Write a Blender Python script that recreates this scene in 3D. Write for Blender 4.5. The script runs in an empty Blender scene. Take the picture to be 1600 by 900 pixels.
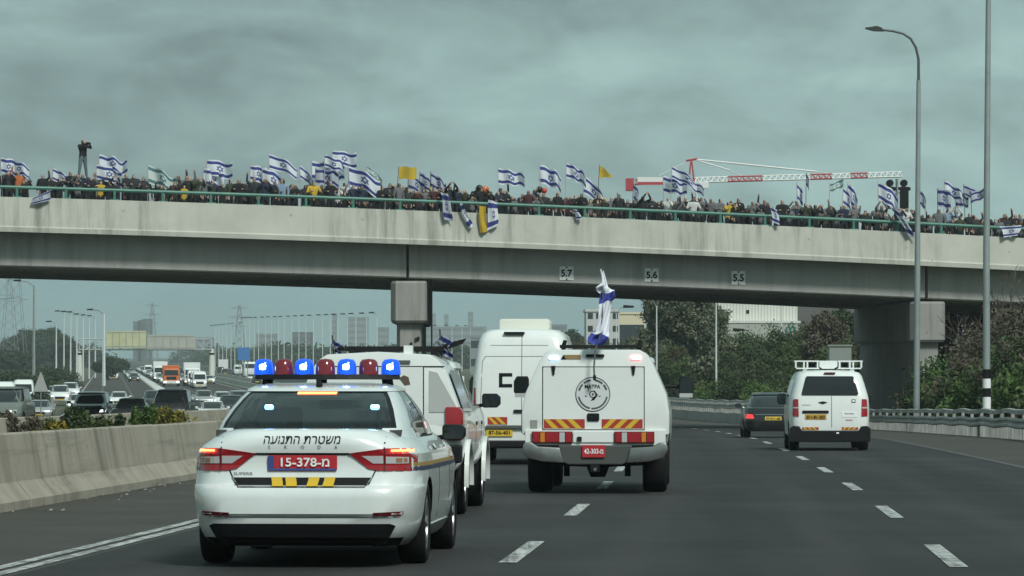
import bpy, bmesh, math, random
import numpy as np
from mathutils import Vector, Matrix
from mathutils.bvhtree import BVHTree
SC = bpy.context.scene
COL = SC.collection
R_ = math.radians

# ------------------------------------------------------------------ camera
F = 6000.0                       # focal length in pixels of a 1600 px wide frame (135 mm)
HC = 1.4                         # eye height
HOR = 555.0                      # image row of the true horizon
cam = bpy.data.cameras.new('camera'); cam_o = bpy.data.objects.new('camera', cam); COL.objects.link(cam_o)
cam.sensor_width = 36; cam.lens = 36 * F / 1600; cam.clip_start = 0.5; cam.clip_end = 20000
cam_o.location = (0, 0, HC); cam_o.rotation_euler = (math.pi / 2 + math.atan((HOR - 450) / F), 0, 0)
SC.camera = cam_o

# ------------------------------------------------------------------ node helper
class NB:
    def __init__(self, tree):
        self.t = tree; self.n = tree.nodes; self.l = tree.links
    def node(self, typ, **kw):
        n = self.n.new(typ)
        for k, v in kw.items(): setattr(n, k, v)
        return n
    def put(self, sock, v):
        if hasattr(v, 'is_output') or isinstance(v, bpy.types.NodeSocket): self.l.new(v, sock)
        elif isinstance(v, (tuple, list)) and len(v) == 3 and sock.type == 'RGBA': sock.default_value = (*v, 1)
        else: sock.default_value = v
    def m(self, op, a, b=None, c=None):
        n = self.node('ShaderNodeMath', operation=op)
        self.put(n.inputs[0], a)
        if b is not None: self.put(n.inputs[1], b)
        if c is not None: self.put(n.inputs[2], c)
        return n.outputs[0]
    def mix(self, f, a, b, mode='MIX'):
        n = self.node('ShaderNodeMix', data_type='RGBA', blend_type=mode)
        self.put(n.inputs[0], f); self.put(n.inputs[6], a); self.put(n.inputs[7], b)
        return n.outputs[2]
    def noise(self, vec, scale, detail=4, rough=0.55, dist=0):
        n = self.node('ShaderNodeTexNoise')
        if vec is not None: self.l.new(vec, n.inputs['Vector'])
        n.inputs['Scale'].default_value = scale; n.inputs['Detail'].default_value = detail
        n.inputs['Roughness'].default_value = rough; n.inputs['Distortion'].default_value = dist
        return n.outputs['Fac']
    def ramp(self, f, lo, hi):
        n = self.node('ShaderNodeMapRange', clamp=True)
        self.put(n.inputs[0], f); n.inputs[1].default_value = lo; n.inputs[2].default_value = hi
        return n.outputs[0]
    def mapping(self, vec, scale=(1, 1, 1), loc=(0, 0, 0)):
        n = self.node('ShaderNodeMapping'); self.l.new(vec, n.inputs[0])
        n.inputs['Scale'].default_value = scale; n.inputs['Location'].default_value = loc
        return n.outputs[0]
    def obj(self): return self.node('ShaderNodeTexCoord').outputs['Object']
    def geo(self): return self.node('ShaderNodeNewGeometry').outputs['Position']

# ------------------------------------------------------------------ sky, sun, exposure
SUN_EL, SUN_AZ = 44.0, 152.0     # azimuth clockwise from +Y: the light comes from behind the camera
W = bpy.data.worlds.new('World'); SC.world = W; W.use_nodes = True
nb = NB(W.node_tree); W.node_tree.nodes.clear()
sky = nb.node('ShaderNodeTexSky', sky_type='NISHITA'); sky.sun_disc = False
sky.sun_elevation = R_(SUN_EL); sky.sun_rotation = R_(SUN_AZ); sky.dust_density = 3.0; sky.air_density = 1.2
tc = nb.node('ShaderNodeTexCoord').outputs['Generated']
sx = nb.node('ShaderNodeSeparateXYZ'); nb.l.new(tc, sx.inputs[0])
zz = nb.m('MAXIMUM', sx.outputs[2], 0.0)
den = nb.m('ADD', zz, 0.06)
cx = nb.node('ShaderNodeCombineXYZ')
nb.l.new(nb.m('DIVIDE', sx.outputs[0], den), cx.inputs[0]); nb.l.new(nb.m('DIVIDE', sx.outputs[1], den), cx.inputs[1])
SKY_LOC = (16.2, 12.9, 3.5)
n1 = nb.noise(nb.mapping(tc, (7.5, 7.5, 20), SKY_LOC), 1.0, 6, 0.56, 0.45)
n2 = nb.noise(nb.mapping(tc, (26, 26, 52), SKY_LOC), 1.0, 5, 0.58, 0.6)
cl = nb.ramp(nb.m('ADD', nb.m('MULTIPLY', n1, 0.70), nb.m('MULTIPLY', n2, 0.30)), 0.36, 0.61)
cloud = nb.mix(cl, (0.86, 1.25, 1.27), (1.86, 2.72, 2.64))
lowsky = nb.ramp(zz, 0.042, 0.014)                     # thinner, even cloud towards the horizon
cloud = nb.mix(nb.m('MULTIPLY', lowsky, 0.75), cloud, (1.25, 2.08, 2.14))
hi = nb.mix(0.03, cloud, sky.outputs[0])
bg = nb.node('ShaderNodeBackground'); nb.l.new(hi, bg.inputs[0]); bg.inputs[1].default_value = 0.1
wo = nb.node('ShaderNodeOutputWorld'); nb.l.new(bg.outputs[0], wo.inputs[0])
sun = bpy.data.lights.new('sun', 'SUN'); sun_o = bpy.data.objects.new('sun', sun); COL.objects.link(sun_o)
sun.energy = 1.5; sun.angle = R_(14); sun.color = (0.97, 1.0, 0.96)
az = R_(SUN_AZ); el = R_(SUN_EL)
sdir = Vector((math.sin(az) * math.cos(el), math.cos(az) * math.cos(el), math.sin(el)))
sun_o.rotation_euler = (-sdir).to_track_quat('-Z', 'Y').to_euler()
SC.view_settings.view_transform = 'Standard'; SC.view_settings.look = 'None'
SC.view_settings.exposure = 1.02
HAZE = 0.00021                   # density of the haze box at the end; SC.view_settings.gamma = 1.0
SC.render.engine = 'CYCLES'
SC.cycles.use_denoising = True; SC.cycles.max_bounces = 8; SC.cycles.diffuse_bounces = 3; SC.cycles.glossy_bounces = 3
SC.cycles.transparent_max_bounces = 12; SC.cycles.volume_bounces = 0; SC.cycles.caustics_reflective = False; SC.cycles.caustics_refractive = False

# ------------------------------------------------------------------ road alignment (our carriageway's right dashed line) and profile
_YS = np.arange(-60.0, 6001.0, 1.0)
def _slope(y):
    if y < 20: return .066
    if y < 80: return .066 - .00045 * (y - 20)
    if y < 150: return .039 - .0003 * (y - 80)
    return max(.018 - .0008 * (y - 150), -.105)
_SL = np.array([_slope(y) for y in _YS])
_RX = np.concatenate([[0], np.cumsum((_SL[1:] + _SL[:-1]) / 2)]); _RX += 3.56 - np.interp(30.8, _YS, _RX)
def _gz(y):
    if y < 110: return -.0092
    if y < 225: return -.0142
    if y < 285: return -.0142 * (285 - y) / 60
    return 0.0
_GZ = np.array([_gz(y) for y in _YS])
_ZZ = np.concatenate([[0], np.cumsum((_GZ[1:] + _GZ[:-1]) / 2)]); _ZZ -= np.interp(0, _YS, _ZZ)
def SLP(y): return float(np.interp(y, _YS, _SL))
def RX(y): return float(np.interp(y, _YS, _RX))
def RZ(y): return float(np.interp(y, _YS, _ZZ))
def at(px, py, Y): return Vector(((px - 800) / F * Y, Y, HC + (HOR - py) / F * Y))

# ------------------------------------------------------------------ materials
MATS = {}
def mat(name, col=(.5, .5, .5), rough=.6, metal=0, coat=0, var=0.0, vscale=3.0, bump=0.0, bscale=30.0, emit=None, estr=0, alpha=None, spec=.5, world=False):
    if name in MATS: return MATS[name]
    m = bpy.data.materials.new(name); m.use_nodes = True; MATS[name] = m
    b = m.node_tree.nodes['Principled BSDF']; n = NB(m.node_tree)
    b.inputs['Base Color'].default_value = (*col, 1); b.inputs['Roughness'].default_value = rough
    b.inputs['Metallic'].default_value = metal; b.inputs['Coat Weight'].default_value = coat; b.inputs['Coat Roughness'].default_value = .06
    b.inputs['Specular IOR Level'].default_value = spec
    if var:
        p = n.geo() if world else n.obj()
        f = n.ramp(n.noise(p, vscale, 5, .6), .3, .7)
        d = tuple(c * (1 - var) for c in col); u = tuple(min(1, c * (1 + var * .6)) for c in col)
        n.l.new(n.mix(f, d, u), b.inputs['Base Color'])
    if bump:
        bp = n.node('ShaderNodeBump'); bp.inputs['Strength'].default_value = bump; bp.inputs['Distance'].default_value = .02
        n.l.new(n.noise(n.geo() if world else n.obj(), bscale, 4), bp.inputs['Height']); n.l.new(bp.outputs[0], b.inputs['Normal'])
    if emit: b.inputs['Emission Color'].default_value = (*emit, 1); b.inputs['Emission Strength'].default_value = estr
    return m
def bsdf(m): return m.node_tree.nodes['Principled BSDF']

def asphalt():
    m = mat('asphalt', (.05, .05, .05), .82, spec=.22); b = bsdf(m); n = NB(m.node_tree); p = n.geo()
    big = n.ramp(n.noise(p, .25, 4, .6), .3, .7); fine = n.noise(p, 60, 2, .7)
    along = n.noise(n.mapping(p, (2.2, .03, 1)), 1.0, 3, .6)       # wheel tracks and oil lines run with the lanes
    c = n.mix(big, (.024, .025, .026), (.036, .036, .036))
    c = n.mix(n.m('MULTIPLY', n.ramp(along, .42, .66), .7), c, (.021, .021, .022))
    uv = n.node('ShaderNodeUVMap'); us = n.node('ShaderNodeSeparateXYZ'); n.l.new(uv.outputs[0], us.inputs[0])
    lane = n.m('ABSOLUTE', n.m('SUBTRACT', n.m('FRACT', n.m('DIVIDE', n.m('ADD', us.outputs[0], 10.86), 3.62)), .5))     # 0 in a lane's middle, .5 on its line
    wob = n.m('ADD', lane, n.m('MULTIPLY', n.m('SUBTRACT', n.noise(p, .8, 3), .5), .10))
    oil = n.m('MULTIPLY', n.ramp(wob, .14, .02), n.ramp(n.noise(n.mapping(p, (1, .12, 1)), 1.0, 4, .6), .30, .62))
    trk = n.m('MULTIPLY', n.ramp(n.m('ABSOLUTE', n.m('SUBTRACT', wob, .24)), .09, .02), n.noise(n.mapping(p, (1.5, .08, 1)), 1.0, 3))
    c = n.mix(n.m('MULTIPLY', oil, .65), c, (.012, .012, .013)); c = n.mix(n.m('MULTIPLY', trk, .55), c, (.060, .058, .055))
    pt = n.node('ShaderNodeTexVoronoi', feature='F1', distance='CHEBYCHEV'); n.l.new(n.mapping(p, (.16, .035, 1), (.3, .1, 0)), pt.inputs['Vector']); pt.inputs['Scale'].default_value = 1.0
    ps = n.node('ShaderNodeSeparateColor'); n.l.new(pt.outputs['Color'], ps.inputs[0])
    c = n.mix(n.m('MULTIPLY', n.m('GREATER_THAN', ps.outputs[0], .72), .45), c, (.019, .0195, .021))                     # darker resurfaced patches
    c = n.mix(n.m('MULTIPLY', fine, .35), c, (.055, .055, .054))
    crack = n.node('ShaderNodeTexVoronoi', feature='DISTANCE_TO_EDGE'); n.l.new(n.mapping(p, (.22, .07, 1)), crack.inputs['Vector']); crack.inputs['Scale'].default_value = 1.0
    ck = n.m('MULTIPLY', n.ramp(crack.outputs['Distance'], .006, .0), n.ramp(n.noise(p, .12, 2), .5, .62))
    c = n.mix(n.m('MULTIPLY', ck, .7), c, (.018, .018, .019))
    n.l.new(c, b.inputs['Base Color'])
    n.l.new(n.ramp(n.m('ADD', n.m('MULTIPLY', big, -.3), 1.0), -.4, 1.15), b.inputs['Roughness'])
    bp = n.node('ShaderNodeBump'); bp.inputs['Strength'].default_value = .25; bp.inputs['Distance'].default_value = .01
    n.l.new(fine, bp.inputs['Height']); n.l.new(bp.outputs[0], b.inputs['Normal'])
    return m
def shoulder():
    m = mat('shoulder_asphalt', (.075, .07, .062), .9, spec=.22); b = bsdf(m); n = NB(m.node_tree); p = n.geo()
    c = n.mix(n.ramp(n.noise(p, .5, 6, .7), .35, .7), (.042, .041, .038), (.068, .064, .056))
    c = n.mix(n.m('MULTIPLY', n.noise(p, 40, 2, .7), .3), c, (.12, .115, .10))
    n.l.new(c, b.inputs['Base Color'])
    return m
def paintline():
    m = mat('road_paint', (.5, .5, .48), .7); b = bsdf(m); n = NB(m.node_tree); p = n.geo()
    w = n.ramp(n.m('ADD', n.m('MULTIPLY', n.noise(p, 5, 6, .8), .62), n.m('MULTIPLY', n.noise(n.mapping(p, (14, .35, 1)), 1, 4, .7), .38)), .42, .56)
    n.l.new(n.mix(w, (.10, .10, .098), (.52, .53, .51)), b.inputs['Base Color'])
    return m
def concrete(name, c0, c1, stain, streak=True, scale=1.0):
    m = mat(name, c0, .88); b = bsdf(m); n = NB(m.node_tree); p = n.geo()
    c = n.mix(n.ramp(n.noise(p, .6 * scale, 6, .65), .3, .7), c0, c1)
    if streak:
        s = n.m('MULTIPLY', n.ramp(n.noise(n.mapping(p, (1.9, 1.9, .11)), 1.0, 6, .68), .47, .68), n.ramp(n.noise(p, .2, 3), .36, .58))
        c = n.mix(n.m('MULTIPLY', s, .95), c, stain)
        if scale > 1:                                            # tyre scuffs and grime running along the wall
            sc = n.ramp(n.noise(n.mapping(p, (.6, .22, 5.5)), 1.0, 5, .7), .54, .74); c = n.mix(n.m('MULTIPLY', sc, .6), c, tuple(x * .45 for x in c0))
    sp = n.node('ShaderNodeTexVoronoi'); n.l.new(p, sp.inputs['Vector']); sp.inputs['Scale'].default_value = 1.1 * scale
    c = n.mix(n.m('MULTIPLY', n.ramp(sp.outputs['Distance'], .085, .05), .6), c, stain)      # tie-rod holes and pits
    c = n.mix(n.m('MULTIPLY', n.noise(p, 25, 3, .7), .22), c, tuple(x * .6 for x in c0))
    n.l.new(c, b.inputs['Base Color'])
    bp = n.node('ShaderNodeBump'); bp.inputs['Strength'].default_value = .2; bp.inputs['Distance'].default_value = .02
    n.l.new(n.noise(p, 14, 4), bp.inputs['Height']); n.l.new(bp.outputs[0], b.inputs['Normal'])
    return m
def car_paint(name, col, dirt=.25, rough=.28, coat=.6, metal=0):
    m = mat(name, col, rough, metal, coat); b = bsdf(m); n = NB(m.node_tree); o = n.obj()
    s = n.node('ShaderNodeSeparateXYZ'); n.l.new(o, s.inputs[0])
    low = n.ramp(n.m('ADD', s.outputs[2], n.m('MULTIPLY', n.noise(o, 3, 4), .5)), 1.0, .35)      # road film thrown up over the sills
    film = n.m('MULTIPLY', n.m('ADD', n.m('MULTIPLY', low, .9), n.m('MULTIPLY', n.ramp(n.noise(o, 5, 5, .7), .45, .8), .35)), dirt)
    n.l.new(n.mix(film, col, (.16, .15, .135)), b.inputs['Base Color'])
    n.l.new(n.m('ADD', n.m('MULTIPLY', film, .6), rough), b.inputs['Roughness'])
    return m
def glass(name, tint=(.16, .2, .19), gloss=1.0):
    m = bpy.data.materials.new(name); m.use_nodes = True; MATS[name] = m; t = m.node_tree; t.nodes.clear(); n = NB(t)
    tr = n.node('ShaderNodeBsdfTransparent'); tr.inputs[0].default_value = (*tint, 1)
    gl = n.node('ShaderNodeBsdfGlossy'); gl.inputs['Roughness'].default_value = .03; gl.inputs[0].default_value = (gloss, gloss, gloss, 1)
    fr = n.node('ShaderNodeFresnel'); fr.inputs[0].default_value = 1.5
    mx = n.node('ShaderNodeMixShader'); n.l.new(fr.outputs[0], mx.inputs[0]); n.l.new(tr.outputs[0], mx.inputs[1]); n.l.new(gl.outputs[0], mx.inputs[2])
    o = n.node('ShaderNodeOutputMaterial'); n.l.new(mx.outputs[0], o.inputs[0])
    return m
def foliage_mat(name, c0, c1, c2=None):
    m = mat(name, c0, .75, spec=.25); b = bsdf(m); n = NB(m.node_tree)
    oi = n.node('ShaderNodeAttribute', attribute_name='tone'); p = n.geo()
    c = n.mix(oi.outputs['Fac'], c0, c1)
    if c2: c = n.mix(n.ramp(n.noise(p, .35, 3), .5, .68), c, c2)
    n.l.new(c, b.inputs['Base Color'])
    return m
def flag_mat(name, white=(.80, .82, .86), blue=(.045, .062, .27), yellow=None):
    m = mat(name, white, .75); b = bsdf(m); n = NB(m.node_tree)
    uv = n.node('ShaderNodeUVMap'); s = n.node('ShaderNodeSeparateXYZ'); n.l.new(uv.outputs[0], s.inputs[0])
    u, v = s.outputs[0], s.outputs[1]
    dv = n.m('ABSOLUTE', n.m('SUBTRACT', v, .5))
    stripe = n.m('MULTIPLY', n.m('GREATER_THAN', dv, .235), n.m('LESS_THAN', dv, .41))
    x = n.m('MULTIPLY', n.m('SUBTRACT', u, .5), 1.4); y = n.m('SUBTRACT', v, .5)
    def tri(sgn):
        a = n.m('MULTIPLY', y, -sgn)
        q = n.m('MULTIPLY', y, .5 * sgn)
        r = n.m('MULTIPLY', n.m('ABSOLUTE', x), .866)
        d = n.m('MAXIMUM', a, n.m('ADD', q, r))
        return n.m('LESS_THAN', n.m('ABSOLUTE', n.m('SUBTRACT', d, .088)), .021)
    star = n.m('MAXIMUM', tri(1), tri(-1))
    f = n.m('MAXIMUM', stripe, star)
    n.l.new(n.mix(f, white, blue), b.inputs['Base Color'])
    tl = n.node('ShaderNodeBsdfTranslucent'); n.l.new(n.mix(f, white, blue), tl.inputs[0])      # thin cloth lets light through
    mx = n.node('ShaderNodeMixShader'); mx.inputs[0].default_value = .35; n.l.new(b.outputs[0], mx.inputs[1]); n.l.new(tl.outputs[0], mx.inputs[2])
    n.l.new(mx.outputs[0], m.node_tree.nodes['Material Output'].inputs[0])
    return m

M_ASPH = asphalt(); M_SHO = shoulder(); M_LINE = paintline()
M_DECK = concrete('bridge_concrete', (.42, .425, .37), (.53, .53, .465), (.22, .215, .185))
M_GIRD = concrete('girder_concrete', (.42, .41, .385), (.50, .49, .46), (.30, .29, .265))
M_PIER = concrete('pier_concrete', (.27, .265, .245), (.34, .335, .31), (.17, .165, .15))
M_BARR = concrete('barrier_concrete', (.30, .272, .215), (.40, .365, .295), (.15, .13, .10), scale=1.6)
M_BLACK = mat('black_plastic', (.010, .010, .011), .5, spec=.2)
M_RUB = mat('tyre_rubber', (.011, .011, .011), .85, spec=.2, var=.3, vscale=8)
M_UNDER = mat('underbody', (.008, .008, .008), .9, spec=.1)
M_WHITE = car_paint('white_paint', (.74, .77, .74), .22)
M_SKODA = car_paint('police_white_paint', (.70, .74, .72), .30, rough=.22, coat=.8)
M_CHROME = mat('chrome', (.55, .56, .57), .18, 1)
M_STEEL = mat('galvanised_steel', (.34, .35, .34), .5, .6, var=.25, vscale=4)
M_RIM = mat('wheel_rim', (.28, .28, .29), .35, .8)
M_GLASS = glass('tinted_glass', (.30, .36, .34))
M_DGLASS = mat('dark_glass', (.012, .015, .016), .05, 0, .3)
M_TAIL = mat('tail_red', (.30, .012, .018), .18, 0, .5)
M_TAILD = mat('tail_dark_red', (.13, .006, .01), .2, 0, .5)
M_BRAKE = mat('brake_lit', (.8, .1, .05), .3, emit=(1, .10, .03), estr=5)
M_AMBER = mat('amber_lens', (.55, .20, .02), .25, 0, .4)
M_CLEAR = mat('clear_lens', (.45, .45, .45), .15, 0, .5)
M_PRED = mat('plate_red', (.42, .02, .03), .45)
M_PWHITE = mat('plate_white', (.8, .8, .8), .5)
M_PYEL = mat('plate_yellow', (.62, .42, .03), .5)
M_PBLUE = mat('plate_blue', (.03, .06, .22), .5)
M_CYEL = mat('chevron_yellow', (.60, .40, .03), .45)
M_CRED = mat('chevron_red', (.36, .035, .02), .45)
M_INK = mat('black_ink', (.010, .010, .011), .5, spec=.15)
M_GREEN = mat('rail_green_paint', (.045, .17, .125), .5, var=.25, vscale=2)
M_POLE = mat('lamp_pole_metal', (.30, .34, .335), .5, .35, var=.15, vscale=1.5)
M_SIGNB = mat('sign_back', (.30, .31, .30), .6)

# ------------------------------------------------------------------ mesh helpers
class MB:
    def __init__(s): s.v = []; s.f = []; s.mi = []
    def add(s, vs, fs, mi=0):
        o = len(s.v); s.v += [tuple(v) for v in vs]; s.f += [tuple(i + o for i in f) for f in fs]; s.mi += [mi] * len(fs); return s
    def box(s, x0, x1, y0, y1, z0, z1, mi=0):
        return s.add([(x0, y0, z0), (x1, y0, z0), (x1, y1, z0), (x0, y1, z0), (x0, y0, z1), (x1, y0, z1), (x1, y1, z1), (x0, y1, z1)],
                     [(0, 3, 2, 1), (4, 5, 6, 7), (0, 1, 5, 4), (1, 2, 6, 5), (2, 3, 7, 6), (3, 0, 4, 7)], mi)
    def tube(s, pts, rad, n=8, mi=0, cap=True):
        pts = [Vector(p) for p in pts]
        rad = rad if isinstance(rad, (list, tuple)) else [rad] * len(pts)
        o = len(s.v); fs = []
        for i, p in enumerate(pts):
            d = (pts[min(i + 1, len(pts) - 1)] - pts[max(i - 1, 0)]).normalized()
            a = d.cross(Vector((0, 0, 1)) if abs(d.z) < .9 else Vector((1, 0, 0))).normalized(); b = d.cross(a)
            for k in range(n):
                t = 2 * math.pi * k / n
                s.v.append(tuple(p + (a * math.cos(t) + b * math.sin(t)) * rad[i]))
        for i in range(len(pts) - 1):
            for k in range(n):
                fs.append((o + i * n + k, o + i * n + (k + 1) % n, o + (i + 1) * n + (k + 1) % n, o + (i + 1) * n + k))
        if cap:
            fs.append(tuple(o + k for k in range(n))[::-1]); fs.append(tuple(o + (len(pts) - 1) * n + k for k in range(n)))
        s.f += fs; s.mi += [mi] * len(fs); return s
    def lathe(s, prof, axis='x', n=24, mi=0, c=(0, 0, 0), close=True):   # prof: (along, radius)
        o = len(s.v); fs = []
        for (a, r) in prof:
            for k in range(n):
                t = 2 * math.pi * k / n; p = (a, r * math.cos(t), r * math.sin(t))
                if axis == 'z': p = (p[1], p[2], p[0])
                if axis == 'y': p = (p[2], p[0], p[1])
                s.v.append((p[0] + c[0], p[1] + c[1], p[2] + c[2]))
        for i in range(len(prof) - 1):
            for k in range(n):
                fs.append((o + i * n + k, o + i * n + (k + 1) % n, o + (i + 1) * n + (k + 1) % n, o + (i + 1) * n + k))
        if close:
            fs.append(tuple(o + k for k in range(n))[::-1]); fs.append(tuple(o + (len(prof) - 1) * n + k for k in range(n)))
        s.f += fs; s.mi += [mi] * len(fs); return s
    def prism(s, poly, a0, a1, axis='y', mi=0):      # poly in the two other axes, extruded a0..a1
        n = len(poly)
        def P(u, v, a): return {'y': (u, a, v), 'x': (a, u, v), 'z': (u, v, a)}[axis]
        vs = [P(u, v, a0) for u, v in poly] + [P(u, v, a1) for u, v in poly]
        fs = [tuple(range(n)), tuple(range(2 * n - 1, n - 1, -1))] + [(i, i + n, (i + 1) % n + n, (i + 1) % n) for i in range(n)]
        return s.add(vs, fs, mi)
    def mesh(s, name, mats, smooth=False, ang=40, bevel=0, seg=2, fix=True):
        me = bpy.data.meshes.new(name); me.from_pydata(s.v, [], s.f); me.update()
        for m in (mats if isinstance(mats, (list, tuple)) else [mats]): me.materials.append(m)
        me.polygons.foreach_set('material_index', s.mi)
        if fix or bevel:
            bm = bmesh.new(); bm.from_mesh(me)
            if fix: bmesh.ops.recalc_face_normals(bm, faces=bm.faces)
            if bevel:
                es = [e for e in bm.edges if e.is_manifold and e.calc_face_angle(0) > .5]
                bmesh.ops.bevel(bm, geom=es, offset=bevel, segments=seg, profile=.6, affect='EDGES', clamp_overlap=True)
            bm.to_mesh(me); bm.free()
        if smooth:
            me.polygons.foreach_set('use_smooth', [True] * len(me.polygons)); me.set_sharp_from_angle(angle=R_(ang))
        return me
    def build(s, name, mats, parent=None, **kw):
        return link(name, s.mesh(name, mats, **kw), parent)
KIDS = {}
def link(name, me, parent=None, loc=None):
    o = bpy.data.objects.new(name, me); COL.objects.link(o)
    if parent: o.parent = parent; KIDS.setdefault(parent.name, []).append(o)
    if loc is not None: o.location = loc
    return o
def tag(o, label=None, cat=None, group=None, kind=None):
    if label: o['label'] = label
    if cat: o['category'] = cat
    if group: o['group'] = group
    if kind: o['kind'] = kind
    return o
def empty(name, loc=(0, 0, 0), rz=0, rx=0):
    o = bpy.data.objects.new(name, None); COL.objects.link(o); o.location = loc; o.rotation_euler = (rx, 0, rz); o.empty_display_size = .3
    return o
def copy_tree(o, parent=None):
    c = o.copy(); COL.objects.link(c); c.parent = parent
    for ch in KIDS.get(o.name, ()): copy_tree(ch, c)
    return c
ORD = ['first', 'second', 'third', 'fourth', 'fifth', 'sixth', 'seventh', 'eighth', 'ninth', 'tenth', 'eleventh', 'twelfth', 'thirteenth', 'fourteenth', 'fifteenth',
       'sixteenth', 'seventeenth', 'eighteenth', 'nineteenth', 'twentieth', 'twenty-first', 'twenty-second', 'twenty-third', 'twenty-fourth', 'twenty-fifth', 'twenty-sixth', 'twenty-seventh', 'twenty-eighth']

# text and flat pieces laid onto a curved panel
def bvh_of(me): 
    bm = bmesh.new(); bm.from_mesh(me); t = BVHTree.FromBMesh(bm); bm.free(); return t
DIRS = {'rear': (Vector((0, 1, 0)), lambda u, v: Vector((u, -4, v))), 'front': (Vector((0, -1, 0)), lambda u, v: Vector((-u, 12, v))),
        'right': (Vector((-1, 0, 0)), lambda u, v: Vector((4, u, v))), 'left': (Vector((1, 0, 0)), lambda u, v: Vector((-4, -u, v)))}
def _proj(bm, tree, side, off, default):
    d, start = DIRS[side]; hit = {}; vs = list(bm.verts)
    for v in vs:
        s0 = start(v.co.x, v.co.y); h = tree.ray_cast(s0, d) if tree else (None,)
        if h[0] is not None: hit[v] = (h[0] - s0).dot(d)
    good = [(v.co.x, v.co.y, k) for v, k in hit.items()]
    base = {'rear': 4 + default, 'front': 12 - 4.5, 'right': 3.1, 'left': 3.1}[side]
    for v in vs:
        s0 = start(v.co.x, v.co.y)
        if v in hit: k = hit[v]
        elif good: k = min(good, key=lambda g: (g[0] - v.co.x) ** 2 + (g[1] - v.co.y) ** 2)[2]
        else: k = base
        hit[v] = k
    for v in vs: v.co = start(v.co.x, v.co.y) + d * (hit[v] - off)
def decal(name, poly, tree, side, m, parent, off=.004, cut=.06, thick=.012, default=0.0, mi_fn=None, mats=None):
    bm = bmesh.new(); vs = [bm.verts.new((u, v, 0)) for u, v in poly]; bm.faces.new(vs)
    us = [p[0] for p in poly]; ws = [p[1] for p in poly]
    for ax, lo, hi in ((0, min(us), max(us)), (1, min(ws), max(ws))):
        k = int((hi - lo) / cut)
        for i in range(1, k + 1):
            c = [0, 0, 0]; c[ax] = lo + (hi - lo) * i / (k + 1); nrm = [0, 0, 0]; nrm[ax] = 1
            bmesh.ops.bisect_plane(bm, geom=bm.verts[:] + bm.edges[:] + bm.faces[:], plane_co=c, plane_no=nrm)
    if mi_fn:
        for f in bm.faces: f.material_index = mi_fn(*f.calc_center_median()[:2])
    _proj(bm, tree, side, off, default)
    bmesh.ops.recalc_face_normals(bm, faces=bm.faces)
    d = DIRS[side][0]
    if bm.faces and sum((f.normal.dot(d) * f.calc_area() for f in bm.faces)) > 0: bmesh.ops.reverse_faces(bm, faces=bm.faces)
    if thick:
        be = [e for e in bm.edges if e.is_boundary]
        r = bmesh.ops.extrude_edge_only(bm, edges=be)
        for v in r['geom']:
            if isinstance(v, bmesh.types.BMVert): v.co += d * thick
    me = bpy.data.meshes.new(name); bm.to_mesh(me); bm.free()
    for x in (mats or [m]): me.materials.append(x)
    return link(name, me, parent)
_TXT = {}
def text(name, s, size, cx, cz, tree, side, m, parent, off=.006, width=None, default=0.0, thick=0, bold=.0, shear=0, space=1.0):
    cu = bpy.data.curves.new('t', 'FONT'); cu.body = s; cu.align_x = 'CENTER'; cu.align_y = 'CENTER'; cu.size = 1.0; cu.offset = bold; cu.shear = shear; cu.resolution_u = 3; cu.space_character = space
    to = bpy.data.objects.new('t', cu); COL.objects.link(to); bpy.context.view_layer.update()
    me = bpy.data.meshes.new_from_object(to.evaluated_get(bpy.context.evaluated_depsgraph_get())); bpy.data.objects.remove(to); bpy.data.curves.remove(cu)
    bm = bmesh.new(); bm.from_mesh(me)
    if not bm.verts: bm.free(); return None
    xs = [v.co.x for v in bm.verts]; ys = [v.co.y for v in bm.verts]
    h = max(ys) - min(ys); w = max(xs) - min(xs); sy = size / h; sx_ = (width / w) if width else sy
    mx = (max(xs) + min(xs)) / 2; my = (max(ys) + min(ys)) / 2
    for v in bm.verts: v.co = Vector((cx + (v.co.x - mx) * sx_, cz + (v.co.y - my) * sy, 0))
    _proj(bm, tree, side, off, default)
    bm.to_mesh(me); bm.free(); me.materials.clear(); me.materials.append(m); me.name = name
    return link(name, me, parent)
def rect(x0, x1, z0, z1): return [(x0, z0), (x1, z0), (x1, z1), (x0, z1)]
def rrect(x0, x1, z0, z1, r, k=3):
    out = []
    for (cx, cz, a0) in ((x1 - r, z0 + r, -90), (x1 - r, z1 - r, 0), (x0 + r, z1 - r, 90), (x0 + r, z0 + r, 180)):
        for i in range(k + 1):
            a = R_(a0 + 90 * i / k); out.append((cx + r * math.cos(a), cz + r * math.sin(a)))
    return out
def disc(cx, cz, r, n=28): return [(cx + r * math.cos(2 * math.pi * i / n), cz + r * math.sin(2 * math.pi * i / n)) for i in range(n)]

# ================================================================== the setting: ground, roads, markings
def stations(y0, y1):
    ys = [y0]; 
    while ys[-1] < y1:
        y = ys[-1]; ys.append(min(y1, y + (2.0 if y < 320 else 8.0 if y < 900 else 60.0)))
    return ys
def strip(name, o0, o1, y0, y1, dz, m, parent=None, ys=None, mi=0):
    ys = ys or stations(y0, y1); b = MB(); vs = []; fs = []
    for i, y in enumerate(ys):
        vs += [(RX(y) + o0, y, RZ(y) + dz), (RX(y) + o1, y, RZ(y) + dz)]
        if i: fs.append((2 * i - 2, 2 * i - 1, 2 * i + 1, 2 * i))
    b.add(vs, fs); o = b.build(name, m, parent, fix=False)
    if m is M_ASPH:
        ul = o.data.uv_layers.new(name='UVMap')
        for lp in o.data.loops: ul.data[lp.index].uv = ((o0, o1)[lp.vertex_index % 2], ys[lp.vertex_index // 2])
    return o

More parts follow.
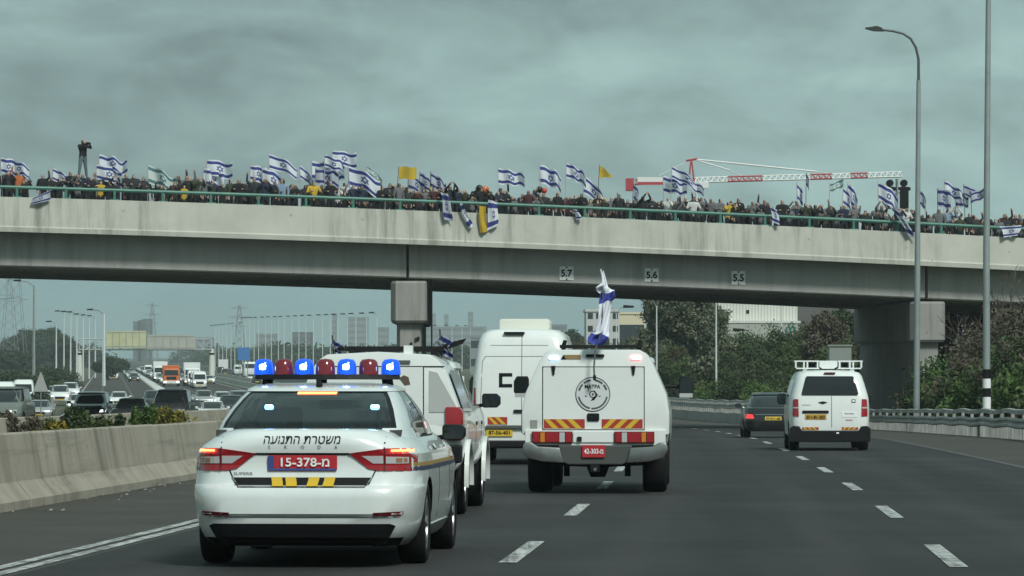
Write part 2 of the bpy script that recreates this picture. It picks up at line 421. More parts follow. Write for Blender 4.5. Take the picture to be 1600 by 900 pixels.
def ground_mat():
    m = mat('ground_soil', (.1, .1, .06), .95); b = bsdf(m); n = NB(m.node_tree); p = n.geo()
    c = n.mix(n.ramp(n.noise(p, .06, 5, .6), .35, .65), (.045, .065, .028), (.115, .10, .06))
    c = n.mix(n.ramp(n.noise(p, 1.2, 5, .7), .4, .7), c, (.05, .06, .03))
    n.l.new(c, b.inputs['Base Color']); return m
M_SOIL = ground_mat()
_O = [-4000, -1500, -600, -250, -110, -60, -44, -37.8, -15.1, -14.8, -10.7, -10.3, 8.1, 8.6, 10, 12, 15, 20, 30, 60, 150, 400, 1200, 4000]
def ground_h(o, y):
    bank = max(0, min(1, (o - 8.6) / 9.0)); bank = bank * bank * (3 - 2 * bank)
    k = max(0, min(1, (700 - y) / 300.0))
    h = -.06 + 2.9 * bank * k
    if -14.8 <= o <= -10.7: h = .10
    return h
b = MB(); ys = stations(-50, 5900)
for i, y in enumerate(ys):
    for o in _O: b.v.append((RX(y) + o, y, RZ(y) + ground_h(o, y)))
    if i:
        k = len(_O)
        for j in range(k - 1): b.f.append(((i - 1) * k + j, (i - 1) * k + j + 1, i * k + j + 1, i * k + j)); b.mi.append(0)
tag(b.build('ground', M_SOIL, fix=False), 'dry soil and patchy green ground reaching to the horizon', kind='structure')

road = tag(strip('road', -7.24, 3.62, -40, 2600, 0, M_ASPH), 'dark asphalt carriageway with dashed lanes curving under the bridge', kind='structure')
strip('shoulder', -10.35, -7.24, -40, 2600, 0, M_SHO, road); strip('shoulder', 3.62, 8.2, -40, 2600, 0, M_SHO, road)
strip('edge_line', -7.43, -7.31, -40, 400, .006, M_LINE, road); strip('edge_line', -7.63, -7.51, -40, 400, .006, M_LINE, road)
strip('edge_line', 3.62, 3.74, -40, 400, .006, mat('worn_paint', (.10, .10, .097), .8, var=.5, vscale=3, world=True), road)
for k in range(-4, 28):
    for o, y0 in ((0, 32.6), (-3.62, 33.4)):
        y = y0 + 11.7 * k
        strip('lane_dash', o - .075, o + .075, y - 2.2, y + 2.2, .006, M_LINE, road, ys=[y - 2.2, y, y + 2.2])
opp = tag(strip('opposite_road', -37, -15.5, -40, 2600, 0, M_SHO), 'grey asphalt of the opposite carriageway full of traffic', kind='structure')
for k in range(60):
    for o in (-19.4, -23.0, -30.6, -34.0):
        y = 120 + 12 * k; strip('lane_dash', o - .08, o + .08, y - 2, y + 2, .006, M_LINE, opp, ys=[y - 2, y + 2])
strip('edge_line', -16.0, -15.8, 100, 1200, .006, M_LINE, opp); strip('edge_line', -36.6, -36.4, 100, 1200, .006, M_LINE, opp)
# painted gore island splitting the opposite lanes
b = MB(); M_GORE = mat('gore_paint', (.62, .62, .58), .7, var=.2, vscale=.4, world=True)
vs = []; fs = []
for i, (y, hw) in enumerate([(385, 3.4), (400, 2.6), (415, 1.3), (440, .9), (520, .75), (640, .7), (900, .6), (1300, .5)]):
    for o, z in ((-26.6 - hw, .01), (-26.6 - hw * .8, .16), (-26.6 + hw * .8, .16), (-26.6 + hw, .01)): vs.append((RX(y) + o, y, RZ(y) + z))
    if i:
        for j in range(3): fs.append((4 * i - 4 + j, 4 * i - 3 + j, 4 * i + 1 + j, 4 * i + j))
fs.append((0, 1, 2, 3))
b.add(vs, fs); tag(b.build('traffic_island', M_GORE), 'long white traffic island splitting the opposite lanes with flared near end', 'traffic island')

# ------------------------------------------------------------------ concrete barriers
JERSEY = [(0, -.1), (0, .09), (-.17, .30), (-.27, .86), (-.29, .88), (-.39, .88), (-.41, .86), (-.51, .30), (-.68, .09), (-.68, -.1)]
def barrier(name, label, off, y0, y1, seg, prof=JERSEY, m=M_BARR, hs=1.0):
    root = empty(name, (RX(y0) + off, y0, RZ(y0))); tag(root, label, 'barrier')
    org = root.location.copy(); y = y0; rnd = random.Random(5)
    while y < y1:
        ye = min(y + seg, y1); st = np.linspace(y + .03, ye - .03, max(2, int(seg / 2) + 1)); b = MB(); n = len(prof)
        j = rnd.uniform(-.012, .012); jz = rnd.uniform(-.012, .012)
        for i, yy in enumerate(st):
            for (o, z) in prof: b.v.append((RX(yy) + off + o + j - org.x, yy - org.y, RZ(yy) + z * hs + jz - org.z))
            if i:
                for k in range(n): b.f.append(((i - 1) * n + k, (i - 1) * n + (k + 1) % n, i * n + (k + 1) % n, i * n + k)); b.mi.append(0)
        b.f += [tuple(range(n)), tuple(range(len(b.v) - n, len(b.v)))]; b.mi += [0, 0]
        b.build('barrier_segment', m, root); y = ye
    return root
barrier('concrete_barrier', 'low tan concrete crash barrier beside the near shoulder with a dark seam', -10.2, 22, 330, 12)
barrier('concrete_barrier', 'weathered concrete barrier along the opposite lanes behind the median weeds', -14.9, 40, 330, 12)
barrier('concrete_barrier', 'pale distant concrete median barrier on the near side of the gantry foot', -10.6, 334, 1400, 40, m=M_DECK)
barrier('concrete_barrier', 'pale distant concrete median barrier facing the oncoming lanes', -14.4, 334, 1400, 40, m=M_DECK)

# ------------------------------------------------------------------ guardrail on the outer side
M_RAIL = mat('guardrail_steel', (.36, .37, .35), .6, .4, var=.35, vscale=1.2, world=True)
def sweep(name, prof, off, y0, y1, m, parent, dz=0.0, step=2.0):
    b = MB(); st = np.linspace(y0, y1, max(2, int((y1 - y0) / step))); n = len(prof); org = parent.location
    for i, yy in enumerate(st):
        wob = .02 * math.sin(yy * .9) + .012 * math.sin(yy * 2.3)
        for (o, z) in prof: b.v.append((RX(yy) + off + o - org.x, yy - org.y, RZ(yy) + z + dz + wob - org.z))
        if i:
            for k in range(n): b.f.append(((i - 1) * n + k, (i - 1) * n + (k + 1) % n, i * n + (k + 1) % n, i * n + k)); b.mi.append(0)
    b.f += [tuple(range(n)), tuple(range(len(b.v) - n, len(b.v)))]; b.mi += [0, 0]
    return b.build(name, m, parent, smooth=True, ang=50)
WB = [(0, .62), (-.05, .58), (-.05, .53), (0, .49), (0, .45), (-.05, .41), (-.05, .36), (0, .32), (.015, .32), (-.03, .37), (-.03, .41), (.02, .45), (.02, .49), (-.03, .53), (-.03, .57), (.015, .62)]
TB = [(-.03, .74), (-.03, .86), (.07, .88), (.07, .74)]
SLAT = MB().box(-.05, .05, -.02, .02, -.05, .42).mesh('slat', M_RAIL)
POST = MB().box(.03, .13, -.06, .06, -.1, .84).mesh('post', M_RAIL)
gr = empty('guardrail', (RX(80) + 7.4, 80, RZ(80))); tag(gr, 'grey steel double guardrail with vertical slats along the outer shoulder', 'guardrail')
sweep('rail', TB, 7.4, 80, 192, M_RAIL, gr); sweep('rail', WB, 7.4, 80, 192, M_RAIL, gr)
y = 80.0; i = 0; rnd = random.Random(2)
while y < 190:
    if i % 7 == 0: link('post', POST, gr, Vector((RX(y) + 7.42, y, RZ(y))) - gr.location)
    else:
        s = link('slat', SLAT, gr, Vector((RX(y) + 7.46, y, RZ(y))) - gr.location); s.rotation_euler.y = rnd.uniform(-.06, .06)
    y += .46; i += 1
gr = empty('guardrail', (RX(192) + 7.4, 192, RZ(192))); tag(gr, 'guardrail on a low concrete parapet past the bridge behind the black saloon', 'guardrail')
sweep('parapet', [(-.12, -.1), (-.10, .62), (.22, .62), (.24, -.1)], 7.4, 192, 420, M_PIER, gr)
sweep('rail', TB, 7.4, 192, 420, M_RAIL, gr, .55); sweep('rail', WB, 7.4, 192, 420, M_RAIL, gr, .55)
for k in range(130):
    y = 193 + k * 1.1; link('post', POST, gr, Vector((RX(y) + 7.42, y, RZ(y) + .5)) - gr.location)

# ================================================================== the bridge
BA = R_(14); A_ = Vector((math.cos(BA), math.sin(BA), 0)); T_ = Vector((-math.sin(BA), math.cos(BA), 0)); P0 = Vector((0, 170, 0)); BW = 26.0
def ztop(t): return 8.2 - .02386 * (t + 22.6) - .000249 * (t + 22.6) * (t + 2.9)
def BP(t, d, z): return P0 + A_ * t + T_ * d + Vector((0, 0, z))
def t_of(px, d=0): 
    # t such that BP(t, d) projects to column px
    k = (px - 800) / F; base = P0 + T_ * d
    return (k * base.y - base.x) / (A_.x - k * A_.y)
bridge = empty('road_bridge', BP(0, 0, RZ(170))); tag(bridge, 'long concrete overpass spanning the motorway, crowded with flag wavers', 'bridge'); BO = bridge.location.copy()
def bsweep(name, prof, t0, t1, m, parent, n=None, org=BO, smooth=False):
    ts = np.linspace(t0, t1, n or max(2, int((t1 - t0) / 2))); b = MB(); k = len(prof)
    for i, t in enumerate(ts):
        for (d, z) in prof: b.v.append(tuple(BP(t, d, ztop(t) + z) - org))
        if i:
            for j in range(k): b.f.append(((i - 1) * k + j, (i - 1) * k + (j + 1) % k, i * k + (j + 1) % k, i * k + j)); b.mi.append(0)
    b.f += [tuple(range(k)), tuple(range(len(b.v) - k, len(b.v)))]; b.mi += [0, 0]
    return b.build(name, m, parent, smooth=smooth)
TL, TR = -48, 70
# parapet fascia with a lip at its foot, then the slab
bsweep('fascia', [(.06, 0), (.42, 0), (.42, -.58), (.6, -.62), (.6, -1.24), (.16, -1.42), (.13, -1.50), (-.06, -1.50), (-.08, -1.30), (-.01, -1.24)], TL, TR, M_DECK, bridge)
bsweep('deck_slab', [(.62, -.62), (BW - .62, -.62), (BW - .62, -1.38), (.62, -1.30)], TL, TR, M_GIRD, bridge)
bsweep('fascia', [(BW - .06, 0), (BW - .42, 0), (BW - .42, -.86), (BW - .6, -.9), (BW - .6, -1.24), (BW, -1.48)], TL, TR, M_DECK, bridge)
JT = [t_of(636, 1.4), t_of(1446, 1.4)]; span = JT[1] - JT[0]; JT = [JT[0] - span] + JT + [JT[1] + span]; edges = [TL] + JT + [TR]
for a, c in zip(edges[:-1], edges[1:]):
    for g in range(7):
        d0 = 1.25 + g * 3.75
        bsweep('girder', [(d0, -1.385), (d0 + .95, -1.385), (d0 + .95, -2.96), (d0 + .06, -2.96), (d0, -2.90)], a + .07, c - .07, M_GIRD, bridge)
# piers run along the motorway under the skew deck
def pier(t, near_cap_w=1.6):
    zt = ztop(t) - 2.96 - .125
    n = BP(t, 1.05, 0); L = BW / math.cos(BA) - 1.2; sl = -.013
    def W(u, a, z): return (n.x + u + sl * a - BO.x, n.y + a - BO.y, z - BO.z)
    root_b = MB(); hw = near_cap_w / 2
    # cap: chamfered plan, hammerhead
    ch = .22
    plan = [(-hw + ch, 0), (hw - ch * .4, 0), (hw, ch), (hw, L - ch), (hw - ch, L), (-hw + ch, L), (-hw, L - ch), (-hw, ch * 1.3)]
    def loft(b, rings):
        k = len(plan)
        for i, (z, inset) in enumerate(rings):
            for (u, a) in plan: b.v.append(W(u * (1 - inset / hw), a + (inset * 1.5 if a < L / 2 else -inset * 1.5), z))
            if i:
                for j in range(k): b.f.append(((i - 1) * k + j, (i - 1) * k + (j + 1) % k, i * k + (j + 1) % k, i * k + j)); b.mi.append(0)
        b.f += [tuple(range(k)), tuple(range(len(b.v) - k, len(b.v)))]; b.mi += [0, 0]
    loft(root_b, [(zt, .04), (zt - .10, 0), (zt - 1.75, 0), (zt - 1.86, .06)])
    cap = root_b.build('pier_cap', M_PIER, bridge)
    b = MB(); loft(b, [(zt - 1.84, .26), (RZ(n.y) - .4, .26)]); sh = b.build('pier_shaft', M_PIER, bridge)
    return n, zt, sh
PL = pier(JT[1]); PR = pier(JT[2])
# small bolted plates and a drain pipe on the median pier
n_, zt_, sh_ = PL
for (du, z) in ((.1, 1.9), (.32, 2.1), (.42, 2.15), (-.08, 1.55), (.4, 1.6)):
    p = Vector((n_.x + du, n_.y + .36, z)) - BO; MB().box(p.x - .05, p.x + .05, p.y - .06, p.y + .06, p.z - .07, p.z + .07).build('bolt_plate', M_BLACK, bridge)
p = Vector((n_.x + 1.0, n_.y + .8, 0)) - BO
MB().tube([(p.x, p.y, zt_ - BO.z + .3), (p.x, p.y, RZ(170) - BO.z)], .035, 8).build('drain_pipe', M_BLACK, bridge)
# green railing on top of the parapet
rail = MB(); ts = np.linspace(TL, TR, 60)
rail.tube([BP(t, .24, ztop(t) + .43) - BO for t in ts], .075, 8)
rail_o = rail.build('railing', M_GREEN, bridge, smooth=True)
PB = MB().box(-.055, .055, -.06, .06, -.01, .42).box(-.2, .2, -.12, .12, -.015, .045).mesh('rail_post', M_GREEN)
t0p = t_of(26, .24); PSP = 2.105; POSTS = []
k = -12
while True:
    t = t0p + k * PSP; k += 1
    if t > TR - 2: break
    if t < TL + 2: continue
    o = link('rail_post', PB, rail_o, BP(t, .24, ztop(t)) - BO); o.rotation_euler.z = BA; POSTS.append(t)
MB().tube([BP(t, BW - .24, ztop(t) + .43) - BO for t in ts], .075, 6).build('railing', M_GREEN, bridge, smooth=True)
# clearance signs bolted to the girder
M_SIGNW = mat('sign_white', (.82, .83, .80), .5, var=.15, vscale=6)
for s, px in (('5.7', 885), ('5.6', 1018), ('5.5', 1153.5)):
    d0 = 1.25; t = t_of(px, d0); zc = {885: 427, 1018: 429.5, 1153.5: 434}[px]; Y = BP(t, d0, 0).y; z = HC + (HOR - zc) / F * Y
    r = empty('clearance_sign', BP(t, d0 - .012, z)); r.rotation_euler.z = BA
    tag(r, f'white square plate with the number {s} on the girder, ' + {'5.7': 'leftmost of three', '5.6': 'middle of three', '5.5': 'rightmost of three'}[s], 'sign', 'clearance signs on the bridge girder')
    MB().prism(rrect(-.325, .325, -.31, .31, .03), -.03, .01).build('plate', M_SIGNW, r)
    text('number', s, .33, 0, 0, None, 'rear', M_INK, r, off=.034, bold=.035, width=.52)
    for z_ in (-.265, .265): MB().lathe([(-.05, .035), (-.028, .035)], 'y', 10, c=(0, 0, z_)).build('bolt', M_INK, r)

# ================================================================== vehicles: shared builders (local axes: x right, y forward, z up; origin on the ground under the rear bumper)
XV = [0, .2, .4, .55, .68, .78, .86, .92, .96, .985]; YV = [.60, .42, .25, .1]
def outline(z, yr, yf, w, nr=8, nf=6, yc=None):
    yc = yc if yc is not None else (yr + yf) / 2
    def quarter(a, n):
        q = []
        for x in XV: q.append((w * x, a * (1 - x ** n) ** (1 / n)))
        for yv in YV: q.append((w * (1 - yv ** n) ** (1 / n), a * yv))
        return q
    qr = quarter(yc - yr, nr); qf = quarter(yf - yc, nf)
    pts = [(x, yc - y) for x, y in qr] + [(w, yc)] + [(x, yc + y) for x, y in reversed(qf)] + [(-x, yc + y) for x, y in qf[1:]] + [(-w, yc)] + [(-x, yc - y) for x, y in reversed(qr[1:])]
    return [(x, y, z) for x, y in pts]
def stack(levels, yc=None, bot=True, top=True):
    b = MB(); n = None
    for i, lv in enumerate(levels):
        o = outline(*lv[:4], *(lv[4:6] if len(lv) > 4 else (8, 6)), yc=yc); n = len(o); b.v += o
        if i:
            for k in range(n): b.f.append(((i - 1) * n + k, (i - 1) * n + (k + 1) % n, i * n + (k + 1) % n, i * n + k)); b.mi.append(0)
    if bot: b.f.append(tuple(range(n))[::-1]); b.mi.append(0)
    if top: b.f.append(tuple(range(len(b.v) - n, len(b.v)))); b.mi.append(0)
    return b
def carve(me, arches, w, rad, black=1):
    """cut wheel arches and paint their inside and the floor black"""
    o = bpy.data.objects.new('tmp', me); COL.objects.link(o); tmp = [o]
    for ya in arches:
        for s in (-1, 1):
            c = MB().lathe([(s * (w - .30), rad), (s * (w + .4), rad)], 'x', 28, c=(0, ya, rad * .93)).mesh('cut', MATS['underbody'])
            co = bpy.data.objects.new('cut', c); COL.objects.link(co); tmp.append(co)
            md = o.modifiers.new('b', 'BOOLEAN'); md.object = co; md.operation = 'DIFFERENCE'; md.solver = 'EXACT'
    bpy.context.view_layer.update()
    me2 = bpy.data.meshes.new_from_object(o.evaluated_get(bpy.context.evaluated_depsgraph_get()))
    if len(me2.polygons) < 50:
        for md in o.modifiers: md.solver = 'FAST'
        bpy.context.view_layer.update(); me2 = bpy.data.meshes.new_from_object(o.evaluated_get(bpy.context.evaluated_depsgraph_get()))
    for t in tmp: bpy.data.objects.remove(t)
    if len(me2.materials) < 2: me2.materials.append(M_UNDER)
    for p in me2.polygons:
        c = p.center; p.material_index = 0
        for ya in arches:
            if abs(math.hypot(c.y - ya, c.z - rad * .93) - rad) < .012 * rad / .3 + .012 and abs(p.normal.x) < .5 and abs(c.x) > w - .45: p.material_index = 1
            if abs(c.x) < w - .2 and abs(p.normal.x) > .9 and math.hypot(c.y - ya, c.z - rad * .93) < rad: p.material_index = 1
        if p.normal.z < -.8: p.material_index = 1
    return me2
def smooth(me, ang=38):
    me.polygons.foreach_set('use_smooth', [True] * len(me.polygons)); me.set_sharp_from_angle(angle=R_(ang)); return me
_WH = {}
def wheel(parent, x, y, r, wd, rim=None, side=1):
    key = (round(r, 3), round(wd, 3), side)
    if key not in _WH:
        h = wd / 2
        t = MB().lathe([(-h * .8, r * .66), (-h, r * .76), (-h, r * .92), (-h * .82, r * .985), (-h * .4, r), (h * .4, r), (h * .82, r * .985), (h, r * .92), (h, r * .76), (h * .8, r * .66)], 'x', 32, close=False)
        for k in range(-2, 3): pass
        tm = t.mesh('tyre', M_RUB, smooth=True, ang=50)
        m = MB(); s = side
        m.lathe([(s * h * .30, r * .60), (s * h * .78, r * .665), (s * h * .9, r * .665), (s * h * .86, r * .60), (s * h * .45, r * .56)], 'x', 28, close=False)
        m.lathe([(s * h * .2, r * .6), (s * h * .22, .02)], 'x', 20, mi=1)
        m.lathe([(s * h * .2, r * .14), (s * h * .75, r * .14), (s * h * .78, r * .05)], 'x', 12)
        for k in range(5):
            a = 2 * math.pi * k / 5
            for da in (-.16, .16):
                p0 = (s * h * .68, r * .12 * math.cos(a), r * .12 * math.sin(a)); p1 = (s * h * .74, r * .6 * math.cos(a + da), r * .6 * math.sin(a + da)); m.tube([p0, p1], r * .05, 5)
        _WH[key] = (tm, m.mesh('rim', [M_RIM, M_UNDER], smooth=True))
    tm, rm = _WH[key]
    w = link('wheel', tm, parent, (x, y, r)); link('rim', rm, w)
    return w
def place(root, px, Y, dy=0.0, rev=False, off=None, yaw=0.0):
    x = (px - 800) / F * Y if off is None else RX(Y) + off
    root.location = (x, Y, RZ(Y) + dy)
    h = -math.atan(SLP(Y + 2)) + yaw + (math.pi if rev else 0)
    root.rotation_euler = (math.atan((RZ(Y + 2) - RZ(Y - 2)) / 4) * (-1 if rev else 1), 0, h)
    return root
def mirror_pod(parent, x, y, z, w=.2, h=.15, m=None, arm=True):
    s = 1 if x > 0 else -1
    b = MB().prism([(-w * .5, -h * .35), (-w * .42, -h * .5), (w * .3, -h * .5), (w * .5, -h * .25), (w * .5, h * .25), (w * .3, h * .5), (-w * .42, h * .5), (-w * .5, h * .35)], -.02, .12)
    if s < 0: b.v = [(-a, c, d) for a, c, d in b.v]
    if arm: b.tube([(-s * w * .4, .05, -h * .3), (-s * (w * .5 + .12), .06, -h * .45)], .025, 6)
    me = b.mesh('mirror', m or M_BLACK, bevel=.012, smooth=True); o = link('mirror', me, parent, (x, y, z))
    MB().prism(rrect(-w * .43, w * .43, -h * .42, h * .42, h * .2), -.024, -.019).build('mirror_glass', M_DGLASS, o)
    return o
def plate(parent, tree, cx, cz, w, h, txt, m, mt, default=0.0, off=.012, band=False, tw=.86, th=.62):
    p = decal('number_plate', rrect(cx - w / 2, cx + w / 2, cz - h / 2, cz + h / 2, .012), tree, 'rear', m, parent, off=off, cut=.5, thick=.02, default=default)
    sh = 0
    if band:
        decal('plate_band', rect(cx - w / 2 + .004, cx - w / 2 + .05, cz - h / 2 + .004, cz + h / 2 - .004), tree, 'rear', M_PBLUE, p, off=off + .003, cut=.5, thick=0, default=default); sh = .024
    text('plate_number', txt, h * th, cx + sh, cz + (h * .06 if band else 0), tree, 'rear', mt, p, off=off + (.02 if tree else .006), width=w * tw, default=default, bold=.02)
    return p
def chevrons(name, parent, tree, x0, x1, z0, z1, n, lean, default=0.0, off=.008, mats=None, side='rear'):
    """diagonal warning board: n stripes, lean = +1 '/' or -1 '\\'"""
    base = decal(name, rect(x0, x1, z0, z1), tree, side, M_CRED if not mats else mats[0], parent, off=off, cut=.25, default=default)
    w = (x1 - x0) / (n + .5); h = z1 - z0; sk = h * 1.0 * lean
    for k in range(n):
        a = x0 + w * (k + .35) - sk / 2; c = a + w * .52
        poly = [(a, z0 + .002), (c, z0 + .002), (c + sk, z1 - .002), (a + sk, z1 - .002)]
        poly = [(min(max(u, x0 + .002), x1 - .002), v) for u, v in poly]
        decal('stripe', poly, tree, side, M_CYEL if not mats else mats[1], base, off=off + .003, cut=.25, thick=0, default=default)
    return base

# ------------------------------------------------------------------ the police saloon
def police_saloon():
    R = empty('police_car')
    tag(R, 'white police saloon with blue and red roof beacons and a red number plate', 'car')
    Lc = 4.86
    lv = [(.17, .16, 4.70, .80, 7, 6), (.24, .08, 4.78, .86, 8, 6), (.34, .035, 4.82, .90, 8, 6), (.40, .03, 4.84, .912, 8, 6), (.43, .0, 4.85, .918, 8, 6), (.55, .0, 4.86, .928, 8, 6),
          (.622, .008, 4.86, .932, 8, 6), (.648, .035, 4.86, .932, 8, 6), (.655, .085, 4.86, .932, 8, 6), (.74, .11, 4.84, .93, 8, 5.5), (.82, .12, 4.78, .926, 8, 5), (.895, .112, 4.66, .918, 8, 4.5), (.905, .098, 4.60, .916, 8, 4.5), (.96, .085, 4.3, .88, 7, 4.5), (1.015, .085, 4.0, .815, 6, 4.5),
          (1.06, .105, 3.8, .755, 5.5, 4.5), (1.088, .15, 3.72, .70, 5, 4.5), (1.098, .30, 3.66, .66, 5, 4.5)]
    me = carve(stack(lv, 2.5).mesh('body', [M_SKODA, M_UNDER]), (1.08, 3.92), .93, .365)
    smooth(me, 40); body = link('body', me, R); tr = bvh_of(me)
    # cabin: tinted glass with painted roof and pillars laid on it
    gl = [(1.0, .36, 3.72, .818, 6, 5), (1.085, .40, 3.62, .785, 6, 5), (1.15, .50, 3.42, .765, 6, 5), (1.25, .77, 3.10, .72, 6, 5), (1.34, 1.03, 2.84, .665, 6, 5), (1.40, 1.24, 2.64, .615, 6, 5), (1.412, 1.30, 2.58, .60, 6, 5)]
    gm = stack(gl, 2.0, bot=False, top=False).mesh('cabin_glass', M_GLASS, smooth=True, ang=60); gt = bvh_of(gm)
    zs = np.linspace(1.0, 1.412, 38); cols = [np.interp(zs, [q[0] for q in gl], [q[i] for q in gl]) for i in (1, 2, 3)]
    xv0, yv0 = XV[:], YV[:]; XV[:] = list(np.linspace(0, .80, 24)) + list(np.linspace(.815, .99, 24)); YV[:] = list(np.linspace(.66, .01, 44))
    full = stack([(z, a, f, w_, 6, 5) for z, a, f, w_ in zip(zs, *cols)], 2.0, bot=False, top=False); XV[:] = xv0; YV[:] = yv0
    glass_b, paint_b, black_b = MB(), MB(), MB()
    for b_ in (glass_b, paint_b, black_b): b_.v = full.v
    def lin(p, q, z): return p[0] + (q[0] - p[0]) * (z - p[1]) / (q[1] - p[1])
    for f in full.f:
        c = sum((Vector(full.v[i]) for i in f), Vector()) / 4; x, y, z = abs(c.x), c.y, c.z; w_ = float(np.interp(z, zs, cols[2])); yr_ = float(np.interp(z, zs, cols[0]))
        tgt = glass_b
        if y < 2.0:
            half = w_ * .895
            if x > half and y < lin((1.02, 1.085), (1.62, 1.412), z): tgt = paint_b
            elif z < 1.10 and y < 1.2: tgt = paint_b if x > .60 else black_b
            elif x <= half and x > half - .03: tgt = black_b
        if x > w_ * .8 and y > 1.0 and abs(y - lin((2.22, 1.085), (2.15, 1.412), z)) < .05: tgt = black_b
        if x > w_ * .8 and y > lin((3.28, 1.085), (2.50, 1.412), z): tgt = paint_b if y < lin((3.45, 1.085), (2.60, 1.412), z) else glass_b
        if x > w_ * .8 and y > 1.0 and tgt is glass_b and (z < 1.035 or z > 1.400): tgt = black_b
        if z < 1.06 and x > .5 and y < 1.6: tgt = paint_b
        tgt.f.append(f); tgt.mi.append(0)
    def clean(b_, nm, m_):
        me = b_.mesh(nm, m_, smooth=True, ang=60, fix=False); bm = bmesh.new(); bm.from_mesh(me); bmesh.ops.delete(bm, geom=[v for v in bm.verts if not v.link_faces], context='VERTS')
        todo = set(bm.faces); out = []
        while todo:                                     # one object for each separate piece
            st = [todo.pop()]; isl = list(st)
            while st:
                for e in st.pop().edges:
                    for q in e.link_faces:
                        if q in todo: todo.discard(q); st.append(q); isl.append(q)
            p_ = MB(); idx = {}
            for q in isl:
                for v in q.verts:
                    if v not in idx: idx[v] = len(p_.v); p_.v.append(tuple(v.co))
                p_.f.append(tuple(idx[v] for v in q.verts)); p_.mi.append(0)
            out.append(p_)
        bm.free()
        for p_ in out:
            if len(p_.f) > 6: p_.build(nm, m_, R, smooth=True, ang=60, fix=False)
    clean(glass_b, 'cabin_glass', M_GLASS); clean(paint_b, 'pillar', M_SKODA); clean(black_b, 'window_surround', M_INK)
    rf = [(1.395, 1.19, 2.66, .625, 6, 5), (1.415, 1.235, 2.62, .622, 6, 5), (1.44, 1.38, 2.5, .58, 5, 4), (1.457, 1.56, 2.35, .50, 4, 4), (1.466, 1.8, 2.15, .36, 3, 3)]
    link('roof', stack(rf, 2.0).mesh('roof', M_SKODA, smooth=True, ang=60), R)
    for sd in ('right', 'left'):
        sg = 1 if sd == 'right' else -1
        def sp(poly): return [(sg * u, v) for u, v in poly]
        decal('stripe', sp([(.30, .80), (4.3, .80), (4.3, .83), (.30, .83)]), tr, sd, mat('stripe_gold', (.32, .2, .05), .5), R, off=.004, cut=.12, default=3.1)
        decal('stripe', sp([(.30, .765), (4.3, .765), (4.3, .795), (.30, .795)]), tr, sd, mat('stripe_navy', (.02, .03, .08), .5), R, off=.004, cut=.12, default=3.1)
        for yy in (2.05, 3.15):
            decal('door_gap', sp(rect(yy, yy + .012, .35, 1.08)), tr, sd, M_BLACK, R, off=.003, cut=.15, default=3.1)
            h = decal('door_handle', sp(rect(yy - .32, yy - .12, .93, .96)), tr, sd, M_SKODA, R, off=.03, cut=.2, default=3.1)
        decal('sill', sp([(1.5, .2), (3.5, .2), (3.5, .30), (1.5, .30)]), tr, sd, M_SKODA, R, off=.012, cut=.2, default=3.1)
        mirror_pod(R, sg * .965, 3.18, 1.04, .20, .135)
    # rear panel lines and lamps
    seam = M_BLACK
    for s in (-1, 1):
        decal('panel_gap', [(s * .64, .905), (s * .652, .905), (s * .655, 1.035), (s * .643, 1.035)], tr, 'rear', seam, R, off=.003, thick=.01)
        decal('panel_gap', [(s * .52, .66), (s * .532, .66), (s * .59, .78), (s * .578, .78)], tr, 'rear', seam, R, off=.003, thick=.01)
    decal('lid_shadow_gap', [(-.40, .892), (.40, .892), (.37, .908), (-.37, .908)], tr, 'rear', M_BLACK, R, off=.006)
    for s in (-1, 1):
        def mp(p): return [(s * u, v) for u, v in p]
        t = decal('tail_light', mp([(.37, .905), (.52, .785), (.60, .77), (.86, .765), (.885, .80), (.885, .945), (.66, .945)]), tr, 'rear', M_TAIL, R, off=.012, cut=.05, default=.45)
        decal('brake_strip', mp([(.70, .918), (.858, .918), (.858, .936), (.70, .936)]), tr, 'rear', M_BRAKE, t, off=.02, cut=.05, default=.45)
        decal('clear_lens', mp([(.47, .885), (.56, .825), (.64, .825), (.64, .885)]), tr, 'rear', M_CLEAR, t, off=.018, cut=.05, default=.45)
        decal('clear_lens', mp([(.66, .825), (.83, .825), (.83, .875), (.66, .88)]), tr, 'rear', M_CLEAR, t, off=.018, cut=.05, default=.45)
        decal('indicator', mp([(.74, .835), (.82, .835), (.82, .865), (.74, .868)]), tr, 'rear', mat('dim_amber', (.3, .16, .09), .3), t, off=.022, cut=.05, default=.45)
        decal('lens_divider', mp([(.648, .77), (.657, .77), (.657, .94), (.648, .94)]), tr, 'rear', M_TAILD, t, off=.02, cut=.05, default=.45)
        decal('reflector', mp([(.57, .415), (.78, .415), (.80, .43), (.80, .45), (.57, .44)]), tr, 'rear', M_TAILD, R, off=.008, cut=.05, default=.3)
        decal('bumper_crease_shade', mp([(.0, .398), (.80, .404), (.80, .411), (.0, .405)]), tr, 'rear', mat('crease_shade', (.2, .21, .2), .5), R, off=.003, cut=.08, default=.3)  # grey strip: the bumper crease's shade painted on as colour
    p = plate(R, tr, 0, .828, .55, .122, '15-378-\u05de', M_PRED, M_PWHITE, band=True, tw=.70, th=.58)
    decal('plate_strip', rect(-.272, .272, .770, .786), tr, 'rear', M_PBLUE, p, off=.017, cut=.5, thick=0)
    decal('black_strip', [(-.55, .715), (-.50, .655), (.50, .655), (.55, .715)], tr, 'rear', M_INK, R, off=.01)
    decal('chrome_strip', [(-.56, .718), (-.503, .640), (.503, .640), (.56, .718), (.55, .718), (.50, .650), (-.50, .650), (-.55, .718)], tr, 'rear', M_CHROME, R, off=.012)
